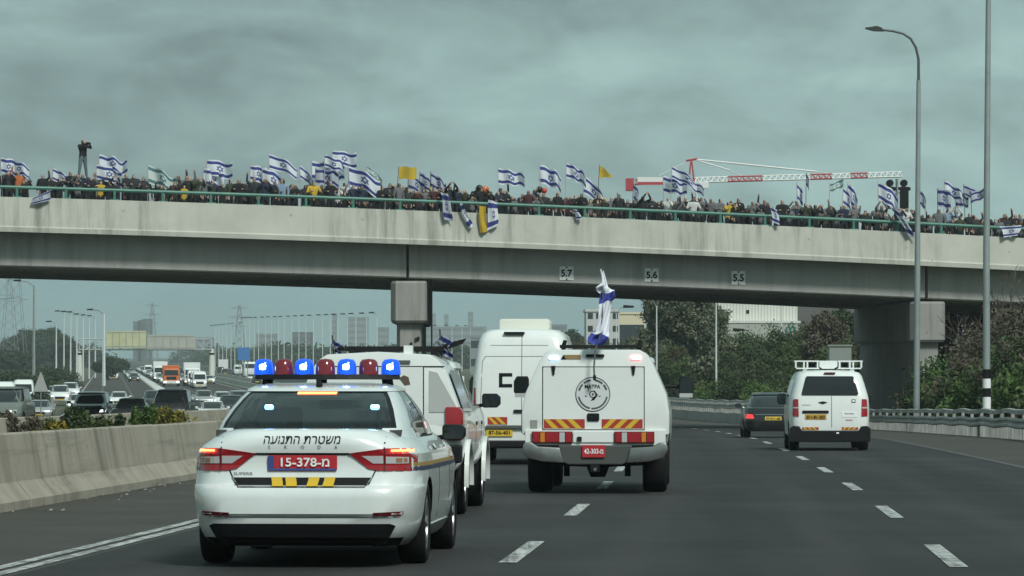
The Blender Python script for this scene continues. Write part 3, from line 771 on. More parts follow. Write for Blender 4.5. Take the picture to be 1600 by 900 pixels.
    for (x0, ln) in ((-.245, -1), (-.135, -1), (.04, 1), (.165, 1)):
        decal('yellow_flash', [(x0 + (0 if ln > 0 else .015), .648), (x0 + (.085 if ln > 0 else .1), .648), (x0 + (.1 if ln > 0 else .085), .718), (x0 + (.015 if ln > 0 else 0), .718)], tr, 'rear', M_CYEL, R, off=.014)
    text('lettering', 'העונתה תרטשמ', .062, 0, 1.012, tr, 'rear', M_INK, R, off=.006, width=.61, bold=.006, shear=.15)
    for k, c in enumerate('SKODA'): text('badge_letter', c, .026, -.26 + .132 * k, .955, tr, 'rear', M_CHROME, R, off=.006)
    text('badge', 'SUPERB', .024, -.47, .745, tr, 'rear', mat('badge_grey', (.12, .12, .12), .4), R, off=.006, width=.15)
    # diffuser
    decal('diffuser', [(-.74, .335), (-.66, .19), (.66, .19), (.74, .335), (.70, .352), (-.70, .352)], tr, 'rear', M_BLACK, R, off=.012, thick=.03)
    decal('diffuser_lip', [(-.60, .175), (.60, .175), (.56, .215), (-.56, .215)], tr, 'rear', M_UNDER, R, off=.05, thick=.1, default=.1)
    # rear screen: black border, high brake lamp, wiper-free
    decal('high_brake_light', rect(-.16, .16, 1.372, 1.390), gt, 'rear', M_BRAKE, R, off=.012, default=1.1)
    # cabin fittings seen through the glass
    seat = mat('seat_cloth', (.03, .03, .034), .8)
    for x in (-.38, .38):
        for y, z in ((1.3, 1.02), (2.35, 1.0)):
            MB().prism(rrect(x - .24, x + .24, .5, z + .05, .08), y, y + .12).build('seat', seat, R, bevel=.03)
            MB().prism(rrect(x - .12, x + .12, z + .08, z + .26, .05), y, y + .08).build('headrest', seat, R, bevel=.02)
    MB().box(-.74, .74, .5, 1.15, .98, 1.085).build('parcel_shelf', mat('shelf', (.05, .05, .055), .9), R)
    MB().box(-.70, .70, 3.1, 3.5, .9, 1.08).build('dashboard', M_BLACK, R)
    MB().prism(rrect(-.14, .14, 1.24, 1.32, .03), 2.55, 2.6).build('interior_mirror', M_BLACK, R)
    M_BLED = mat('blue_lit_lamp', (.1, .3, 1), .3, emit=(.10, .32, 1), estr=14)
    for x in (-.36, .50): MB().prism(rrect(x - .035, x + .035, 1.245, 1.285, .015), .86, .9).build('interior_blue_lamp', M_BLED, R, bevel=.006)
    # roof beacon bar: seven domes on a shallow bow
    lb = empty('light_bar', (0, 1.95, -.03)); lb.parent = R
    bar = MB(); xs = np.linspace(-.60, .60, 13)
    for i in range(12):
        x0, x1 = xs[i], xs[i + 1]; f = lambda x: -.18 * (1 - (x / .6) ** 2)
        bar.add([(x0, f(x0) - .09, 1.522), (x1, f(x1) - .09, 1.522), (x1, f(x1) + .09, 1.522), (x0, f(x0) + .09, 1.522), (x0, f(x0) - .08, 1.565), (x1, f(x1) - .08, 1.565), (x1, f(x1) + .08, 1.565), (x0, f(x0) + .08, 1.565)],
                [(0, 3, 2, 1), (4, 5, 6, 7), (0, 1, 5, 4), (2, 3, 7, 6)] + ([(3, 0, 4, 7)] if i == 0 else []) + ([(1, 2, 6, 5)] if i == 11 else []))
    bar.build('bar', M_BLACK, lb)
    for x in (-.5, -.05, .5): MB().tube([(x, -.02, 1.53), (x * 1.02, .0, 1.46)], .05, 6).build('foot', M_BLACK, lb)
    M_BDOME = mat('blue_dome', (.01, .05, .42), .15, 0, .5, emit=(.0, .10, .9), estr=.42)
    M_RDOME = mat('red_dome', (.16, .012, .02), .15, 0, .5)
    dome = MB().lathe([(1.562, .082), (1.62, .081), (1.665, .074), (1.688, .055), (1.696, .0)], 'z', 20, close=False)
    dmb = dome.mesh('dome', M_BDOME, smooth=True, ang=70); dmr = dome.mesh('dome', M_RDOME, smooth=True, ang=70)
    lamp = MB().lathe([(1.595, .0), (1.608, .030), (1.64, .032), (1.66, .0)], 'z', 10, close=False).mesh('lamp', mat('blue_hot', (.5, .8, 1), .3, emit=(.35, .75, 1), estr=9), smooth=True)
    for k in range(7):
        x = -.535 + k * .178; y = -.18 * (1 - (x / .6) ** 2)
        d = link('beacon_dome', dmb if k % 2 == 0 else dmr, lb, (x, y, 0))
        d['label'] = 'lit blue beacon dome' if k % 2 == 0 else 'dark red beacon dome'
        if k % 2 == 0: link('lamp', lamp, d, (0, -.062, 0))
    MB().tube([(0, 1.32, 1.44), (0, 1.30, 1.475)], [.03, .02], 8).build('aerial_base', M_BLACK, R)
    for x in (-.77, .77):
        for y in (1.08, 3.92): wheel(R, x + (.03 if x > 0 else -.03), y, .335, .225, side=1 if x > 0 else -1)
    MB().tube([(-.7, 1.08, .33), (.7, 1.08, .33)], .06, 8).build('axle', M_UNDER, R)
    return R
place(police_saloon(), 470, 30.2)

# ------------------------------------------------------------------ pickups with white canopies
def wheel_guard(R, x, y, r, m):
    s = 1 if x > 0 else -1; b = MB(); pr = []
    pts = [(y + math.cos(a) * (r + .09), r + math.sin(a) * (r + .09)) for a in np.linspace(R_(-8), R_(188), 15)]
    for (w0, dr) in ((0, 0), (.05, 0), (.05, -.05), (0, -.05)):
        for (yy, zz) in pts:
            k = 1 + dr / (r + .09); b.v.append((x + s * w0, y + (yy - y) * k, r + (zz - r) * k))
    n = len(pts)
    for j in range(4):
        for i in range(n - 1): b.f.append((j * n + i, j * n + i + 1, ((j + 1) % 4) * n + i + 1, ((j + 1) % 4) * n + i)); b.mi.append(0)
    return b.build('wheel_arch_flare', m, R, smooth=True)
def rescue_pickup():
    R = empty('rescue_pickup'); tag(R, 'white canopy pickup with round black emblem, chevron strips and a flag on its mast', 'pickup truck')
    SIL = [(-1.0, .80), (-1.0, 1.11), (-.955, 1.36), (-.76, 1.80), (-.69, 1.90), (-.60, 1.955), (.60, 1.955), (.69, 1.90), (.76, 1.80), (.955, 1.36), (1.0, 1.11), (1.0, .80)]
    me = MB().prism(SIL, .10, 2.35).mesh('canopy', [M_WHITE, M_UNDER], bevel=.03, smooth=True); link('canopy', me, R); tr = bvh_of(me)
    # bed, cab and bonnet
    lv = [(.62, .2, 5.75, .93, 12, 8), (.70, .14, 5.85, .985, 12, 8), (.80, .12, 5.85, .995, 12, 8), (1.10, .14, 5.8, .995, 12, 8), (1.25, 2.2, 5.6, .97, 12, 7), (1.30, 2.3, 5.4, .94, 12, 7)]
    me = carve(stack(lv, 3.0).mesh('body', [M_WHITE, M_UNDER]), (1.25, 4.75), 1.0, .47); smooth(me); link('body', me, R)
    link('cab_glass', stack([(1.30, 2.36, 4.55, .88, 10, 8), (1.6, 2.45, 4.1, .80, 10, 8), (1.84, 2.5, 3.7, .74, 9, 8)], 3.0, bot=False).mesh('cab_glass', M_DGLASS, smooth=True), R)
    link('cab_roof', stack([(1.80, 2.42, 3.86, .77, 9, 8), (1.86, 2.45, 3.8, .75, 9, 8), (1.90, 2.6, 3.6, .66, 7, 6)], 3.0).mesh('cab_roof', M_WHITE, smooth=True), R)
    # hatch
    gx0, gx1, gz0, gz1 = -.71, .655, .875, 1.715
    h = decal('hatch', rrect(gx0, gx1, gz0, gz1, .02), tr, 'rear', M_WHITE, R, off=.014, cut=2, thick=.03)
    for poly in (rect(gx0 - .012, gx1 + .012, gz1, gz1 + .012), rect(gx0 - .012, gx0, gz0, gz1), rect(gx1, gx1 + .012, gz0, gz1), rect(gx0 - .012, gx1 + .012, gz0 - .012, gz0)):
        decal('hatch_seal', poly, tr, 'rear', M_BLACK, h, off=.005, cut=2)
    for x in (-.57, .515):
        decal('hinge', [(x - .03, 1.735), (x + .03, 1.735), (x + .012, 1.61), (x - .012, 1.61)], tr, 'rear', M_BLACK, h, off=.03, cut=2, thick=.03)
    chevrons('warning_strip', R, tr, -.70, -.145, .885, 1.012, 3, -1, off=.018)
    chevrons('warning_strip', R, tr, .085, .64, .885, 1.012, 3, 1, off=.018)
    decal('latch', rrect(-.113, .052, .985, 1.092, .02), tr, 'rear', M_BLACK, h, off=.03, cut=2)
    decal('latch_recess', rrect(-.09, .03, 1.0, 1.04, .01), tr, 'rear', M_INK, h, off=.034, cut=2)
    # round emblem
    cx, cz = -.035, 1.35
    e = decal('emblem', disc(cx, cz, .234), tr, 'rear', mat('emblem_ground', (.60, .62, .62), .5), R, off=.018, cut=2, thick=.004)
    def ring(r0, r1, a0=0, a1=360, nm='emblem_ring', m=M_INK, n=40):
        pts = [(cx + r0 * math.cos(R_(a)), cz + r0 * math.sin(R_(a))) for a in np.linspace(a0, a1, n)] + [(cx + r1 * math.cos(R_(a)), cz + r1 * math.sin(R_(a))) for a in np.linspace(a1, a0, n)]
        return decal(nm, pts, tr, 'rear', m, e, off=.021, cut=9, thick=0)
    ring(.226, .236, 0, 180); ring(.226, .236, 180, 360)
    grey = mat('emblem_ink', (.07, .075, .075), .5)
    for a0, a1 in ((18, 42), (48, 82), (98, 130), (136, 165)): ring(.180, .205, a0, a1, 'emblem_lettering', grey, 12)
    ring(.182, .204, 190, 258, 'emblem_lettering', grey, 20); ring(.182, .204, 264, 350, 'emblem_lettering', grey, 20)
    text('emblem_word', 'MATPA', .052, cx - .005, cz + .105, tr, 'rear', M_INK, e, off=.022, width=.21, bold=.02)
    ring(.035, .05, 0, 180, 'emblem_device', grey); ring(.035, .05, 180, 360, 'emblem_device', grey); decal('emblem_device', disc(cx, cz, .016, 10), tr, 'rear', grey, e, off=.022, cut=2, thick=0)
    decal('emblem_device', [(cx + .02, cz + .055), (cx + .07, cz - .01), (cx + .02, cz - .075), (cx - .03, cz - .09), (cx - .01, cz - .06), (cx + .045, cz - .012), (cx + .012, cz + .04)], tr, 'rear', M_INK, e, off=.023, cut=2, thick=0)
    for s in (-1, 1): decal('emblem_device', [(cx + s * .07, cz - .03), (cx + s * .11, cz - .015), (cx + s * .10, cz - .035)], tr, 'rear', grey, e, off=.022, cut=2, thick=0)
    decal('sticker', rect(-.43, -.20, 1.825, 1.885), tr, 'rear', mat('tan_sticker', (.28, .19, .08), .6), R, off=.008, cut=2)
    decal('sticker', [(-.47, 1.825), (-.40, 1.825), (-.435, 1.885)], tr, 'rear', M_INK, R, off=.009, cut=2)
    decal('vent', rect(-.885, -.79, .89, 1.0), tr, 'rear', mat('vent_grey', (.25, .26, .25), .6), R, off=.01, cut=2)
    decal('high_brake_light', rrect(-.13, .12, 1.85, 1.893, .015), tr, 'rear', M_INK, R, off=.03, cut=2)
    decal('marker_light', rrect(-.63, -.50, 1.82, 1.87, .02), tr, 'rear', mat('marker_blue', (.6, .75, 1), .3, emit=(.55, .75, 1), estr=1.6), R, off=.02, cut=2)['label'] = 'lit pale blue marker light'
    decal('marker_light', rrect(.48, .62, 1.82, 1.875, .02), tr, 'rear', mat('marker_red', (1, .3, .35), .3, emit=(1, .35, .4), estr=1.8), R, off=.02, cut=2)['label'] = 'lit red marker light'
    # lamp row and bumper
    MB().box(-.95, .95, .06, .2, .66, .862).build('tail_panel', M_WHITE, R)
    for s, x0, x1 in ((-1, -.86, -.31), (1, .255, .80)):
        lt = MB().box(x0, x1, .015, .07, .685, .845).build('tail_light', M_TAILD, R, bevel=.008)
        w = (x1 - x0)
        cells = [(0.02, .2, M_TAIL), (.2, .33, M_AMBER), (.33, .67, M_TAIL), (.67, .82, M_CLEAR), (.82, .98, M_TAIL)]
        for a, c, mm in cells:
            if s > 0: a, c = 1 - c, 1 - a
            MB().box(x0 + w * a + .004, x0 + w * c - .004, .0, .02, .70, .832).build('lens', mm, lt, bevel=.006)
    MB().prism(rrect(-.30, .245, .70, .845, .01), .04, .06).build('lamp_board', M_WHITE, R)
    MB().box(-.245, -.185, .015, .045, .715, .775).build('socket', M_BLACK, R)
    plate(R, None, -.02, .58, .31, .165, '42-303-\u05de', M_PRED, M_PWHITE, default=-.07, off=.0, tw=.84, th=.42)
    MB().prism([(-.50, .66), (-.46, .44), (-.36, .40), (.36, .40), (.46, .44), (.50, .66)], -.04, .1).build('bumper_centre', mat('bumper_grey', (.06, .065, .06), .6), R, bevel=.015)
    steel = mat('bumper_steel', (.30, .31, .30), .32, .85, var=.2, vscale=5)
    for s in (-1, 1):
        pl = [(s * u, v) for u, v in ((.42, .42), (.48, .63), (.78, .645), (.86, .70), (.96, .70), (.985, .60), (.93, .49), (.72, .44))]
        MB().prism(pl if s > 0 else pl[::-1], -.10, .25).build('bumper_end', steel, R, bevel=.025, smooth=True)
    MB().tube([(-.80, 1.25, .42), (-.15, 1.25, .40), (-.06, 1.25, .34), (.06, 1.25, .34), (.15, 1.25, .40), (.80, 1.25, .42)], [.05, .06, .15, .15, .06, .05], 10).build('axle', M_UNDER, R)
    MB().box(-.55, .55, .3, 2.6, .40, .62).build('chassis', M_UNDER, R)
    t = MB().box(-.06, .06, -.10, .1, .30, .41).build('tow_hitch', M_BLACK, R)
    MB().lathe([(-.13, .0), (-.13, .022), (-.105, .035)], 'y', 10, c=(0, 0, .335)).build('tow_ball', M_CHROME, t)
    for x in (-.42, .42): MB().box(x - .04, x + .04, .9, 1.0, .22, .42).build('shackle', M_UNDER, R)
    for x in (-.79, .79):
        for y in (1.25, 4.75): wheel(R, x, y, .42, .33, side=1 if x > 0 else -1)
        mirror_pod(R, x * 1.53, 4.25, 1.46, .22, .30, arm=False)
        s = 1 if x > 0 else -1
        MB().tube([(s * .88, 4.3, 1.46), (s * 1.12, 4.3, 1.46)], .03, 6).build('mirror_arm', M_BLACK, R)
        MB().box(s * 1.11, s * 1.30, 4.2, 4.26, 1.30, 1.36).build('mirror_indicator', M_CLEAR, R)
    # roof bar and whip
    MB().box(-.52, .62, 1.0, 1.18, 1.985, 2.03).build('roof_bar', M_BLACK, R)
    for x in (-.47, .57):
        MB().box(x - .03, x + .03, 1.05, 1.12, 1.94, 2.0).build('bar_foot', M_BLACK, R)
        MB().prism([(x - .03, 2.02), (x + .03, 2.02), (x + .05, 2.09), (x, 2.1)], 1.05, 1.12).build('bar_lamp', M_BLACK, R)
    return R
PK = place(rescue_pickup(), 930, 52.0)

def escort_pickup():
    R = empty('escort_pickup'); tag(R, 'white canopy pickup partly hidden ahead of the police saloon, dark roof rack', 'pickup truck')
    lv = [(.52, .12, 5.0, .85, 12, 8), (.60, .06, 5.1, .90, 12, 8), (.72, .03, 5.15, .92, 12, 8), (.95, .02, 5.15, .93, 12, 7), (1.10, .04, 5.1, .925, 12, 7), (1.16, 1.62, 4.9, .91, 12, 7), (1.22, 1.7, 4.6, .89, 12, 7)]
    me = carve(stack(lv, 2.6).mesh('body', [M_WHITE, M_UNDER]), (1.15, 4.2), .93, .44); smooth(me); link('body', me, R); bt = bvh_of(me)
    SIL = [(-.93, 1.0), (-.92, 1.16), (-.75, 1.62), (-.66, 1.74), (-.57, 1.80), (0, 1.83), (.57, 1.80), (.66, 1.74), (.75, 1.62), (.92, 1.16), (.93, 1.0)]
    me = MB().prism(SIL, .03, 1.75).mesh('canopy', M_WHITE, bevel=.025, smooth=True); link('canopy', me, R); tr = bvh_of(me)
    MB().prism([(.935, 1.2), (.935, 1.17), (.78, 1.60), (.78, 1.63)], .3, 1.5).build('canopy_trim', M_CHROME, R)
    d = decal('hatch', rect(-.66, .50, .9, 1.66), tr, 'rear', M_WHITE, R, off=.012, cut=3, thick=.03, default=.03)
    for poly in (rect(-.66, .74, 1.66, 1.672), rect(.50, .512, .85, 1.66)): decal('hatch_seal', poly, tr, 'rear', M_BLACK, d, off=.006, cut=3, default=.03)
    decal('canopy_panel', [(.57, 1.16), (.90, 1.16), (.86, 1.24), (.66, 1.6), (.57, 1.62)], tr, 'rear', mat('panel_grey', (.42, .44, .42), .6), R, off=.008, cut=3)
    decal('sticker', [(.30, 1.46), (.36, 1.47), (.34, 1.55), (.29, 1.57), (.24, 1.54), (.27, 1.50)], tr, 'rear', mat('sticker_brown', (.10, .07, .05), .6), R, off=.02, cut=3)
    decal('high_brake_light', rect(.15, .36, 1.70, 1.735), tr, 'rear', mat('lamp_grey', (.10, .11, .1), .4), R, off=.02, cut=3)
    for s in (-1, 1):
        t = MB().prism([(s * .75, .85), (s * .945, .85), (s * .945, 1.17), (s * .90, 1.22), (s * .75, 1.22)], -.01, .30).build('tail_light', M_TAIL, R, bevel=.02, smooth=True)
        MB().prism(rect(s * .76, s * .94, .98, 1.03) if s > 0 else rect(-.94, -.76, .98, 1.03), -.016, .1).build('lens', M_TAILD, t)
        wheel_guard(R, s * .915, 1.15, .38, M_WHITE); wheel_guard(R, s * .915, 4.2, .38, M_WHITE)
        sd = 'right' if s > 0 else 'left'
        for yy in (2.55, 3.5): decal('door_gap', [(s * yy, .6), (s * (yy + .012), .6), (s * (yy + .012), 1.15), (s * yy, 1.15)], bt, sd, M_BLACK, R, off=.003, cut=.2, default=3.1)
        for yy in (2.35, 3.3): decal('door_handle', [(s * (yy - .15), 1.0), (s * yy, 1.0), (s * yy, 1.04), (s * (yy - .15), 1.04)], bt, sd, M_BLACK, R, off=.03, cut=.2, default=3.1)
        mirror_pod(R, s * 1.04, 3.6, 1.28, .22, .17)
        for y in (1.15, 4.2): wheel(R, s * .77, y, .385, .27, side=s)
        MB().prism([(s * .70, .60), (s * .93, .60), (s * .93, .80), (s * .70, .80)], -.06, .2).build('bumper_corner', M_BLACK, R, bevel=.02)
    gl = [(1.20, 1.78, 4.0, .84, 10, 8), (1.45, 1.85, 3.6, .76, 10, 8), (1.68, 1.9, 3.2, .70, 9, 8)]
    gm = stack(gl, 2.6, bot=False).mesh('cab_glass', M_DGLASS, smooth=True); link('cab_glass', gm, R); gt = bvh_of(gm)
    for s, sd in ((1, 'right'), (-1, 'left')):
        for poly in ([(1.8, 1.2), (2.0, 1.2), (1.98, 1.67), (1.86, 1.67)], [(2.55, 1.2), (2.65, 1.2), (2.62, 1.67), (2.53, 1.67)], [(3.78, 1.2), (3.95, 1.2), (3.25, 1.67), (3.12, 1.67)]):
            decal('pillar', [(s * u, v) for u, v in poly], gt, sd, M_WHITE, R, off=.006, cut=.1, default=3.25)
    link('cab_roof', stack([(1.66, 1.84, 3.3, .73, 9, 8), (1.72, 1.9, 3.24, .71, 9, 8), (1.76, 2.1, 3.0, .6, 7, 6)], 2.6).mesh('cab_roof', M_WHITE, smooth=True), R)
    MB().box(-.80, .80, -.10, .06, .50, .66).build('bumper', M_BLACK, R, bevel=.02)
    MB().box(-.55, .55, .3, 2.4, .36, .52).build('chassis', M_UNDER, R)
    MB().tube([(-.75, 1.15, .38), (.75, 1.15, .38)], .07, 8).build('axle', M_UNDER, R)
    rk = MB().box(-.46, .66, .95, 1.6, 1.845, 1.90).box(-.40, -.34, .9, 1.7, 1.80, 1.86).box(.52, .58, .9, 1.7, 1.80, 1.86)
    rk.build('roof_rack', M_BLACK, R)
    MB().prism([(-.62, 1.98), (-.5, 1.9), (-.46, 1.86), (-.56, 1.84), (-.60, 1.9)], 1.1, 1.2).build('rack_lamp', M_BLACK, R)
    MB().prism([(.66, 1.86), (.86, 1.93), (.90, 1.99), (.78, 1.96), (.64, 1.92)], 1.1, 1.25).build('rack_lamp', M_BLACK, R)
    MB().box(.28, .38, .1, .25, 1.8, 1.9).build('rack_foot', M_WHITE, R)
    return R
EP = place(escort_pickup(), 590, 42.5)

# ------------------------------------------------------------------ vans
def high_van():
    R = empty('high_roof_van'); tag(R, 'tall white high-roof van with roof air unit ahead of the canopy pickups', 'van')
    lv = [(.40, .05, 5.8, .90, 16, 8), (.46, .0, 5.85, .955, 18, 8), (.9, .0, 5.85, .965, 18, 8), (1.25, .02, 5.5, .965, 18, 8), (1.7, .05, 5.0, .935, 18, 8), (2.1, .10, 4.7, .885, 16, 8), (2.36, .15, 4.5, .84, 13, 8), (2.48, .20, 4.4, .79, 10, 7), (2.55, .30, 4.3, .69, 8, 6), (2.575, .5, 4.1, .5, 6, 5)]
    me = carve(stack(lv, 3.0).mesh('body', [M_WHITE, M_UNDER]), (1.3, 4.95), .96, .40); smooth(me); link('body', me, R); tr = bvh_of(me)
    seam = mat('van_seam', (.10, .105, .10), .6)
    decal('door_gap', rect(-.006, .006, .6, 2.46), tr, 'rear', seam, R, off=.003)
    for poly in ([(-.78, 2.21), (-.70, 2.25), (.70, 2.25), (.70, 2.26), (-.70, 2.26), (-.80, 2.22)], [(-.80, .75), (-.79, .75), (-.74, 1.95), (-.68, 2.04), (.70, 2.04), (.70, 2.05), (-.69, 2.05), (-.75, 1.955)], [(-.7, 1.23), (-.45, 1.23), (-.45, 1.24), (-.7, 1.24)]):
        decal('panel_line', poly, tr, 'rear', seam, R, off=.003, cut=.3)
    for s in (-1, 1):
        decal('tail_light', [(s * .86, .95), (s * .955, .95), (s * .935, 1.45), (s * .875, 1.45)], tr, 'rear', M_TAIL, R, off=.012, default=.1)
        decal('door_hinge', [(s * .90, 1.60), (s * .935, 1.60), (s * .925, 1.72), (s * .895, 1.72)], tr, 'rear', M_WHITE, R, off=.04, thick=.04, default=.1)
        chevrons('warning_strip', R, tr, -.64 if s < 0 else .2, -.27 if s < 0 else .64, .76, .9, 2, -1 if s < 0 else 1)
        mirror_pod(R, s * 1.12, 4.6, 1.5, .22, .36)
        for y in (1.3, 4.95): wheel(R, s * .83, y, .35, .24, side=s)
    for poly in (rect(-.43, -.365, 1.46, 1.73), rect(-.43, -.18, 1.665, 1.73), rect(-.43, -.18, 1.46, 1.525)): decal('bracket_mark', poly, tr, 'rear', M_INK, R, off=.006)
    decal('door_handle', rect(-.15, .12, .98, 1.04), tr, 'rear', M_BLACK, R, off=.03)
    MB().prism([(-.72, .68), (.72, .68), (.66, .745), (-.66, .745)], -.06, .02).build('plate_bar', mat('bar_grey', (.08, .085, .08), .5), R, bevel=.01)
    plate(R, None, -.42, .605, .50, .135, '87-56-401', M_PYEL, M_INK, default=-.03, off=0, tw=.8, th=.55)
    MB().box(-.92, .92, -.07, .1, .32, .46).build('bumper', M_BLACK, R, bevel=.03)
    MB().prism(rrect(-.34, .05, 2.47, 2.51, .01), .12, .2).build('rear_camera', M_BLACK, R)
    MB().prism(rrect(-.46, .50, 2.56, 2.77, .05), .9, 2.3).build('roof_air_unit', mat('air_unit_cream', (.66, .66, .58), .5), R, bevel=.03, smooth=True)
    MB().tube([(-.75, 1.3, .35), (.75, 1.3, .35)], .06, 8).build('axle', M_UNDER, R)
    return R
place(high_van(), 815, 72.5)

def crew_van():
    R = empty('crew_van'); tag(R, 'white mid-size van with white roof frame and yellow plate in the outer lane', 'van')
    lv = [(.30, .06, 4.6, .86, 12, 8), (.36, .0, 4.65, .925, 12, 8), (.60, .0, 4.65, .94, 12, 8), (.95, .02, 4.55, .945, 12, 8), (1.22, .05, 4.1, .93, 12, 7), (1.30, .07, 3.9, .91, 12, 7), (1.55, .13, 3.6, .84, 11, 7), (1.74, .19, 3.3, .78, 10, 7), (1.82, .26, 3.15, .73, 8, 6), (1.865, .45, 2.9, .60, 6, 5), (1.88, .7, 2.6, .4, 5, 4)]
    me = carve(stack(lv, 2.4).mesh('body', [M_WHITE, M_UNDER]), (1.0, 3.9), .94, .38); smooth(me); link('body', me, R); tr = bvh_of(me)
    decal('rear_screen', [(-.64, 1.30), (.64, 1.30), (.66, 1.33), (.56, 1.71), (.53, 1.735), (-.53, 1.735), (-.56, 1.71), (-.66, 1.33)], tr, 'rear', M_DGLASS, R, off=.03, cut=.05, thick=.04)
    decal('door_gap', rect(.03, .042, .55, 1.28), tr, 'rear', mat('van_seam2', (.2, .21, .2), .6), R, off=.012)
    for s in (-1, 1):
        t = decal('tail_light', [(s * .73, .80), (s * .87, .80), (s * .875, .84), (s * .865, 1.17), (s * .84, 1.2), (s * .74, 1.2)], tr, 'rear', M_TAIL, R, off=.02, default=.1)
        decal('lens', [(s * .735, .985), (s * .865, .985), (s * .865, 1.015), (s * .735, 1.015)], tr, 'rear', M_CLEAR, t, off=.026, default=.1)
        chevrons('warning_strip', R, tr, .27 if s > 0 else -.65, .65 if s > 0 else -.27, .485, .545, 3, s)
        mirror_pod(R, s * 1.03, 3.1, 1.2, .2, .26)
        for y in (1.0, 3.9): wheel(R, s * .81, y, .335, .23, side=s)
        sd = 'right' if s > 0 else 'left'
        decal('side_window', [(s * .5, 1.27), (s * 3.4, 1.27), (s * 3.1, 1.66), (s * .62, 1.66)], tr, sd, M_DGLASS, R, off=.006, cut=.2, default=3.1)
    decal('badge', [(-.28, 1.125), (-.17, 1.085), (-.06, 1.125), (-.17, 1.15)], tr, 'rear', M_INK, R, off=.015)
    decal('plate_recess', rrect(-.65, -.03, .87, .935, .03), tr, 'rear', M_BLACK, R, off=.02)
    plate(R, tr, -.335, .785, .50, .12, '811-81-203', mat('plate_amber', (.50, .29, .03), .5), M_INK, tw=.84, th=.62)
    decal('sticker', rect(.27, .62, .78, .90), tr, 'rear', M_PWHITE, R, off=.008); text('sticker_lettering', 'הלצה דוחיא', .04, .44, .865, tr, 'rear', M_INK, R, off=.014, width=.22)
    decal('sticker', rect(.36, .52, .70, .73), tr, 'rear', mat('sticker_pink', (.5, .3, .28), .6), R, off=.008)
    for poly in (rect(.50, .59, 1.12, 1.195), ): decal('sticker', poly, tr, 'rear', M_INK, R, off=.008)
    for poly in (rect(.515, .575, 1.135, 1.18), ): decal('sticker', poly, tr, 'rear', M_PWHITE, R, off=.011)
    text('badge_lettering', 'EXPERT', .025, -.55, 1.06, tr, 'rear', mat('badge_grey', (.12, .12, .12), .4), R, off=.008, width=.2)
    MB().prism([(-.93, .20), (.93, .20), (.94, .52), (.86, .58), (.72, .57), (.66, .47), (-.66, .47), (-.72, .57), (-.86, .58), (-.94, .52)], -.05, .14).build('bumper', M_BLACK, R, bevel=.025)
    MB().box(.14, .20, -.065, -.04, .395, .43).build('bumper_sticker', M_PWHITE, R)
    MB().prism(rrect(-.13, .13, 1.795, 1.825, .012), .17, .24).build('high_brake_light', M_TAILD, R)
    MB().tube([(-.7, 1, .33), (.7, 1, .33)], .06, 8).build('axle', M_UNDER, R)
    # roof frame: open box ends and a solid middle
    wf = mat('frame_white', (.75, .78, .77), .45)
    fr = empty('roof_frame', (0, .75, 1.86)); fr.parent = R
    MB().prism([(-.22, .24), (.20, .24), (.20, .10), (.12, .05), (-.14, .05), (-.22, .10)], -.05, .3).build('centre_case', wf, fr, bevel=.01)
    for s in (-1, 1):
        b = MB().box(s * .22, s * .80, -.03, .25, .215, .245).box(s * .22, s * .76, -.03, .25, .045, .075)
        for x in (.24, .48, .56, .75): b.box(s * x, s * (x + .035), -.03, .25, .075, .215)
        b.build('frame_side', wf, fr); MB().box(s * .5, s * .60, .0, .2, -.07, .045).build('frame_foot', wf, fr)
        MB().box(s * .30, s * .46, .1, .2, .08, .2).build('frame_lamp', M_BLACK, fr)
    return R
place(crew_van(), 1297, 89.5)

